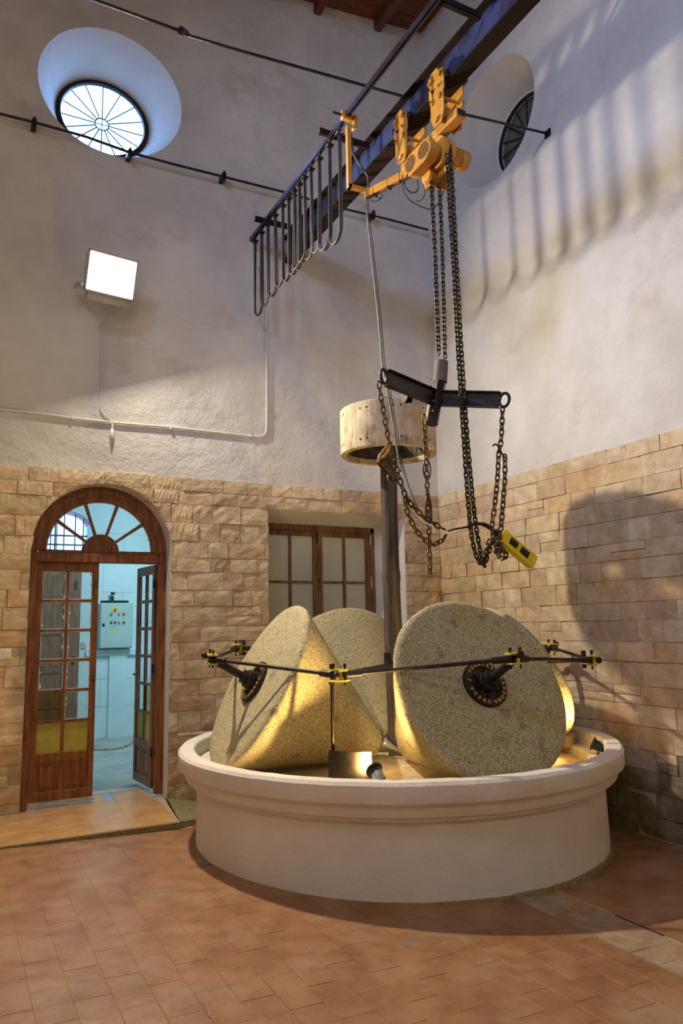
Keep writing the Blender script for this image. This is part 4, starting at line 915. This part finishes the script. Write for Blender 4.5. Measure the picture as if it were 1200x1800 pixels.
chain(smoothpath(bagpts([(791, 268), (796, 345), (803, 480), (812, 640), (822, 780), (833, 900), (842, 960), (850, 995), (855, 980), (866, 950), (873, 930)], 4.22), 10), LKB, .036, c4_)

# spreader with three arms
sc = atY(767, 700, CHY); SPZ = sc.z
sd = thing('lifting_spreader', 'black steel three-armed lifting spreader hanging from the hoist chains', 'spreader', sc)
MB().tube([atY(776, 636, CHY), atY(773, 672, CHY)], [.050, .054], 16).build('chain_sleeve', 'sleeve_canvas', sd, smooth=True, auto=40)
MB().tube([atY(772, 672, CHY), atY(765, 712, CHY)], .052, 6).build('centre_boss', 'black_iron', sd)
MB().tube([atY(764, 708, CHY), atY(757, 745, CHY)], .052, 20).build('lower_tube', 'black_iron', sd, smooth=True, auto=40)
lt = MB().tube([atY(760, 722, CHY-.052), atY(760, 722, CHY-.075)], .008, 8).build('pin', 'aluminium', sd)
ringp = lambda c, rx, rz, u, v, n=20: [c+u*rx*math.cos(2*PI*i/n)+v*rz*math.sin(2*PI*i/n) for i in range(n)]
tipL = atY(680, 664, 4.20); tipR = atY(878, 703, 4.02); tipB = atY(719, 697, 4.98)
for tip, nm in ((tipL, 'l'), (tipR, 'r'), (tipB, 'b')):
    root = Vector((sc.x, CHY, SPZ)); d = tip-root; L_ = d.length; M = axisM(root, d); hh = .058
    m = MB(); 
    # local y is "up-ish": find it
    m.box(-.004, .004, -hh, hh, .03, L_, M); m.box(-.028, .028, hh-.007, hh, .03, L_, M); m.box(-.028, .028, -hh, -hh+.007, .03, L_, M)
    m.build('arm', 'black_iron', sd)
    if nm != 'b':
        u = d.normalized(); v = (M.to_3x3() @ Vector((0, 1, 0))); c = tip+u*.035
        MB().tube(ringp(c, .036, .050, u, v), .011, 8, closed=True).build('ring', 'black_iron', sd, smooth=True)
    else: MB().tube([tip-Vector((.05, 0, 0)), tip+Vector((.05, 0, 0))], .055, 14).build('end_cap', 'black_iron', sd, smooth=True, auto=40)
MB().prism([(-.20, -.02), (0, .10), (.20, -.02)], .01, Matrix.Translation(sc+Vector((.02, .06, .03)))).build('gusset', 'black_iron', sd)
# sling chains
g1 = thing('sling_chain', 'rusty sling chain hanging from the left spreader arm and drawn aside', 'chain', atY(700, 800, 4.25), 'sling chains under the spreader')
chain(smoothpath(bagpts([(666, 672), (668, 690), (675, 730), (681, 765), (688, 795), (697, 825), (706, 855), (714, 875), (735, 900), (755, 915), (775, 928), (789, 933)], 4.2), 8), LKH, .042, g1)
g2 = thing('sling_chain', 'rusty chain looping low under the left sling to the wire tie', 'chain', atY(730, 900, 4.22), 'sling chains under the spreader')
chain(smoothpath(bagpts([(712, 872), (714, 895), (722, 915), (733, 935), (748, 950), (762, 957), (776, 950), (788, 935)], 4.22), 8), LKH, .042, g2)
g3 = thing('sling_chain', 'rusty chain hanging straight down from the spreader centre tube', 'chain', atY(750, 900, 4.40), 'sling chains under the spreader')
chain(smoothpath(bagpts([(746, 748), (748, 790), (750, 840), (752, 890), (754, 940), (755, 985), (756, 1022)], 4.40), 8), LKH, .042, g3)
MB().tube([tuple(q) for q in ringp(atY(745, 738, 4.38), .016, .045, Vector((1, 0, 0)), Vector((0, 0, 1)), 14)], .006, 6, closed=True).build('shackle', 'chain_rust', g3)
for c_, w_ in ((atY(750, 825, 4.40), .032), ): MB().tube(ringp(c_, w_, .075, Vector((1, 0, 0)), Vector((0, 0, 1)), 18), .006, 6, closed=True).build('ring', 'chain_rust', g3, smooth=True)
MB().tube(ringp(atY(753, 900, 4.38), .024, .12, Vector((1, 0, 0)), Vector((0, 0, 1)), 20), .008, 6, closed=True).build('hook_body', 'chain_rust', g3, smooth=True)
g4 = thing('sling_chain', 'dark chain hanging from the right spreader arm, left strand', 'chain', atY(876, 850, 4.02), 'sling chains under the spreader')
chain(smoothpath(bagpts([(883, 715), (882, 745), (880, 778), (876, 800), (874, 840), (869, 890), (864, 930), (872, 960), (878, 985)], 4.0), 8), LKH, .042, g4)
g5 = thing('sling_chain', 'rusty chain hooked back up below the right spreader arm, right strand', 'chain', atY(885, 880, 4.0), 'sling chains under the spreader')
chain(smoothpath(bagpts([(887, 800), (887, 840), (884, 880), (881, 920), (878, 950), (884, 982)], 3.98), 8), LKH, .042, g5)
hk = thing('chain_hook', 'thin curved iron hook on the right sling chain', 'hook', atY(877, 790, 4.0)); MB().tube(smoothpath(bagpts([(866, 784), (869, 781), (874, 783), (878, 790), (882, 797), (888, 806)], 3.97)), .006, 6).build('hook_bend', 'black_iron', hk)
hk2 = thing('chain_hook', 'long rusty chain shortener hook beside the left sling chain', 'hook', atY(690, 830, 4.2))
M = axisM(atY(667, 810, 4.15), atY(694, 845, 4.15)-atY(667, 810, 4.15)); L_ = (atY(694, 845, 4.15)-atY(667, 810, 4.15)).length
m = MB(); m.box(-.022, -.012, -.018, .018, 0, L_, M); m.box(.012, .022, -.018, .018, 0, L_, M); m.box(-.022, .022, -.018, .018, -.01, .015, M); m.box(-.022, .022, -.018, .018, L_-.015, L_+.01, M); m.build('hook_frame', 'chain_rust', hk2, bevel=.003)
MB().tube(smoothpath(bagpts([(665, 812), (668, 800), (680, 786), (683, 792), (672, 806)], 4.13)), .010, 8).build('hook_eye', 'hoist_paint', hk2, smooth=True)
MB().tube(ringp(atY(690, 842, 4.13), .036, .036, Vector((1, 0, 0)), Vector((0, .3, 1)), 16), .008, 6, closed=True).build('hook_ring', 'chain_rust', hk2, smooth=True)
for (x, y) in ((873, 945), (882, 960), (869, 962), (877, 968), (887, 978)):
    pass
g6 = thing('sling_chain', 'knotted bundle of dark chain beside the yellow control pendant', 'chain', atY(875, 960, 4.05), 'sling chains under the spreader')
chain(smoothpath(bagpts([(868, 935), (880, 945), (866, 955), (883, 962), (870, 970), (889, 968), (886, 985), (880, 975)], 4.06), 8), LKB, .036, g6)
# wire tie, pendant cable, pendant
tw_ = tag(MB().tube(smoothpath(bagpts([(788, 933), (800, 930), (822, 926), (835, 921), (850, 922), (862, 929), (872, 938)], 4.10)), [.006]*8+[.007]*8+[.009]*8+[.013]*8+[.016]*8+[.014]*9, 8).build('wire_tie', 'black_iron', None, smooth=True), 'black wrapped wire pulling the hanging chains together', 'wire')
pcb = thing('pendant_cable', 'long grey control cable dropping from the hoist boom past the drum', 'cable', atY(660, 600, 4.75))
pp = [b1+Vector((-.01, -.01, -.01))]+[atY(x, y, Y) for x, y, Y in ((645, 375, 5.0), (653, 450, 4.9), (661, 520, 4.8), (668, 590, 4.7), (672, 640, 4.62), (682, 690, 4.55), (692, 750, 4.50), (699, 800, 4.45), (705, 830, 4.40))]
MB().tube(smoothpath(pp), .0085, 8).build('cable_sheath', 'pendant_sheath', pcb, smooth=True)
MB().tube(smoothpath([Vector(q)+Vector((.016, -.01, 0)) for q in pp]), .003, 6).build('strain_wire', 'black_iron', pcb)
MB().tube(smoothpath(bagpts([(705, 830), (712, 860), (722, 885), (733, 905), (748, 918), (765, 926), (790, 934)], 4.3)), .007, 8).build('cable_sheath', 'conduit_pvc', pcb, smooth=True)
scn = thing('safety_chain', 'thin small-link chain beside the pendant cable below the drum', 'chain', atY(725, 870, 4.3)); chain(smoothpath(bagpts([(703, 800), (712, 835), (724, 870), (740, 905), (752, 922)], 4.35), 8), LKS, .019, scn)
A = atY(880, 940, 4.0); B = atY(938, 990, 4.0); dv = B-A; pd = thing('control_pendant', 'bright yellow hoist control pendant hanging aslant at the chain bundle', 'remote control', A)
M = axisM(A, dv, (0, -1, 0)); L_ = dv.length; hw = .050
# local frame: x = up x d ; make the broad face look to the viewer (y local)
MB().box(-hw, hw, -.026, .026, 0, L_, M).build('pendant_case', 'pendant_paint', pd, bevel=.010)
for (q0, q1) in ((.20, .42), (.52, .76)):
    for sy in (-1, 1): MB().box(-hw*.45, hw*.55, sy*.0265-.001, sy*.0265+.001, L_*q0, L_*q1, M).build('button_panel', 'black_plastic', pd)
    for sx in (-1, 1):
        for sy in (-1, 1): MB().sph(M @ Vector((.004, sy*.029, L_*((q0+q1)/2+sx*.05))), .011, 8).build('button', 'spot_black', pd, smooth=True)
MB().box(-hw-.001, -hw+.012, -.028, .028, L_*.02, L_*.98, M).build('case_rib', 'pendant_paint', pd, bevel=.003)

# ------------------------------------------------------------------ tie rods across the walls
tr = thing('tie_rod', 'long black iron tie rod running along the back wall below the round window', 'rod', (2.6, 7.2, 6.5))
lw = [atY(x, y, 7.24) for x, y in ((-40, 188), (0, 200), (60, 215), (150, 240), (228, 268), (310, 290), (390, 310), (500, 338), (600, 366), (680, 385), (752, 404))]
MB().tube(lw, .0135, 8).build('rod_bar', 'black_iron', tr, smooth=True)
for x, y in ((60, 216), (228, 270), (393, 310), (655, 378)):
    p = atY(x, y, 7.24); MB().box(p.x-.022, p.x+.022, 7.21, WY+.0, p.z-.035, p.z+.03).build('clamp', 'black_iron', tr, bevel=.003); MB().box(p.x-.012, p.x+.012, 7.205, 7.25, p.z-.06, p.z+.045).build('clamp_pin', 'black_iron', tr)
tr2 = thing('tie_rod', 'long black iron tie rod hooked together high across the room to the right wall', 'rod', (2.9, 5.17, 6.3))
up_ = [atY(x, y, 5.17) for x, y in ((100, -25), (166, 0), (240, 27), (318, 55))]; MB().tube(up_, .0125, 8).build('rod_bar', 'black_iron', tr2, smooth=True)
up_ = [atY(x, y, 5.17) for x, y in ((322, 52), (330, 62), (400, 83), (550, 125), (710, 170), (820, 202), (963, 235))]; MB().tube(up_, .0125, 8).build('rod_bar', 'black_iron', tr2, smooth=True)
h = atY(322, 56, 5.17)
for sx in (-1, 1): MB().tube(ringp(h+Vector((sx*.012, 0, 0)), .026, .026, Vector((1, 0, 0)), Vector((0, .3*sx, 1)), 14), .011, 6, closed=True).build('rod_hook', 'black_iron', tr2, smooth=True)
p = atX(963, 235, WX); MB().box(WX-.012, WX, p.y-.04, p.y+.04, p.z-.04, p.z+.04).build('wall_plate', 'black_iron', tr2)

# ------------------------------------------------------------------ floodlight on the wall
fd = thing('floodlight', 'bright square floodlight mounted high on the back wall left of the crane beam', 'lamp', FLOOD)
aim = Vector((.22, -1, -.32)).normalized(); M = axisM(FLOOD, aim)
M = Matrix.Translation(FLOOD) @ Matrix.Rotation(math.radians(8), 4, 'Z') @ Matrix.Rotation(math.radians(18), 4, 'X')
# local: x right, -y front, z up
MB().box(-.225, .225, -.06, .05, -.17, .19, M).build('lamp_case', 'lamp_grey', fd, bevel=.012)
MB().box(-.235, .235, -.085, -.055, -.18, -.165, M).box(-.235, .235, -.085, -.055, .19, .205, M).box(-.235, -.222, -.085, -.055, -.18, .205, M).box(.222, .235, -.085, -.055, -.18, .205, M).build('lamp_frame', 'lamp_grey', fd)
MB().box(-.215, .215, -.075, -.0605, -.155, .185, M).build('lamp_lens', 'lamp_glow', fd)
MB().box(-.20, .22, -.06, .04, -.25, -.172, M).build('ballast_box', 'lamp_grey', fd, bevel=.010)
for sx in (-1, 1): MB().box(sx*.245-.006, sx*.245+.006, -.03, .25, -.15, -.09, M).build('bracket_arm', 'lamp_grey', fd); MB().tube([M @ Vector((sx*.235, -.01, -.12)), M @ Vector((sx*.27, -.01, -.12))], .022, 8).build('bracket_knob', 'lamp_grey', fd)
cnd = thing('lamp_cable', 'pale cable running down the wall below the floodlight to the conduit', 'cable', atY(180, 600, WY))
cp = [atY(x, y, WY-.012) for x, y in ((184, 562), (183, 572), (179, 580), (180, 640), (178, 700), (177, 720), (184, 730), (195, 738), (197, 748))]; MB().tube(smoothpath(cp), .006, 6).build('cable_sheath', 'conduit_pvc', cnd, smooth=True)
cnt = thing('conduit', 'pale conduit running along the back wall and turning up by the beam end', 'conduit', atY(300, 746, WY))
cp = [atY(x, y, WY-.016) for x, y in ((-60, 712), (0, 719), (60, 725.7), (130, 735), (200, 743), (300, 751), (380, 760), (440, 766.5), (456, 768), (464, 765), (468, 757), (468.8, 737), (468.6, 640), (468.3, 545), (463, 500), (455, 470))]
MB().tube(cp, .011, 8).build('conduit_pipe', 'conduit_pvc', cnt, smooth=True)
for x, y in ((127, 734), (195, 742), (300, 752), (440, 766), (468.5, 720), (468.5, 605)): p = atY(x, y, WY-.016); MB().box(p.x-.012, p.x+.012, p.y-.014, WY, p.z-.02, p.z+.02).build('conduit_clip', 'conduit_pvc', cnt, bevel=.003)
pl_ = thing('hanging_plug', 'small white plug dangling below the conduit on the back wall', 'plug', atY(197, 765, WY-.02)); p = atY(197, 762, WY-.02)
MB().tube([p+Vector((0, 0, .10)), p+Vector((0, 0, .04))], .012, 8).build('plug_cap', 'white_plastic', pl_); MB().tube([p+Vector((0, 0, .045)), p+Vector((0, 0, .02)), p+Vector((0, 0, -.03)), p+Vector((0, 0, -.13))], [.012, .024, .020, .003], 12).build('plug_body', 'white_plastic', pl_, smooth=True)
sw = thing('light_switch', 'white light switch on the stone wall left of the arched door', 'switch', atY(10, 1149, WY)); p = atY(10, 1149, WY)
MB().box(p.x-.06, p.x+.045, WY-.032, WY-.01, p.z-.045, p.z+.045).build('switch_plate', 'white_plastic', sw, bevel=.004); MB().box(p.x-.02, p.x+.032, WY-.037, WY-.03, p.z-.028, p.z+.028).build('rocker', 'white_plastic', sw, bevel=.003)
# straw on the floor
a = atZ(362, 1757, zf(1)+.004); b = atZ(368, 1787, zf(1)+.004)
tag(MB().tube([a, b], .0022, 5).build('straw', 'drum_wood', None), 'single pale straw lying on the red floor in the foreground', 'straw')
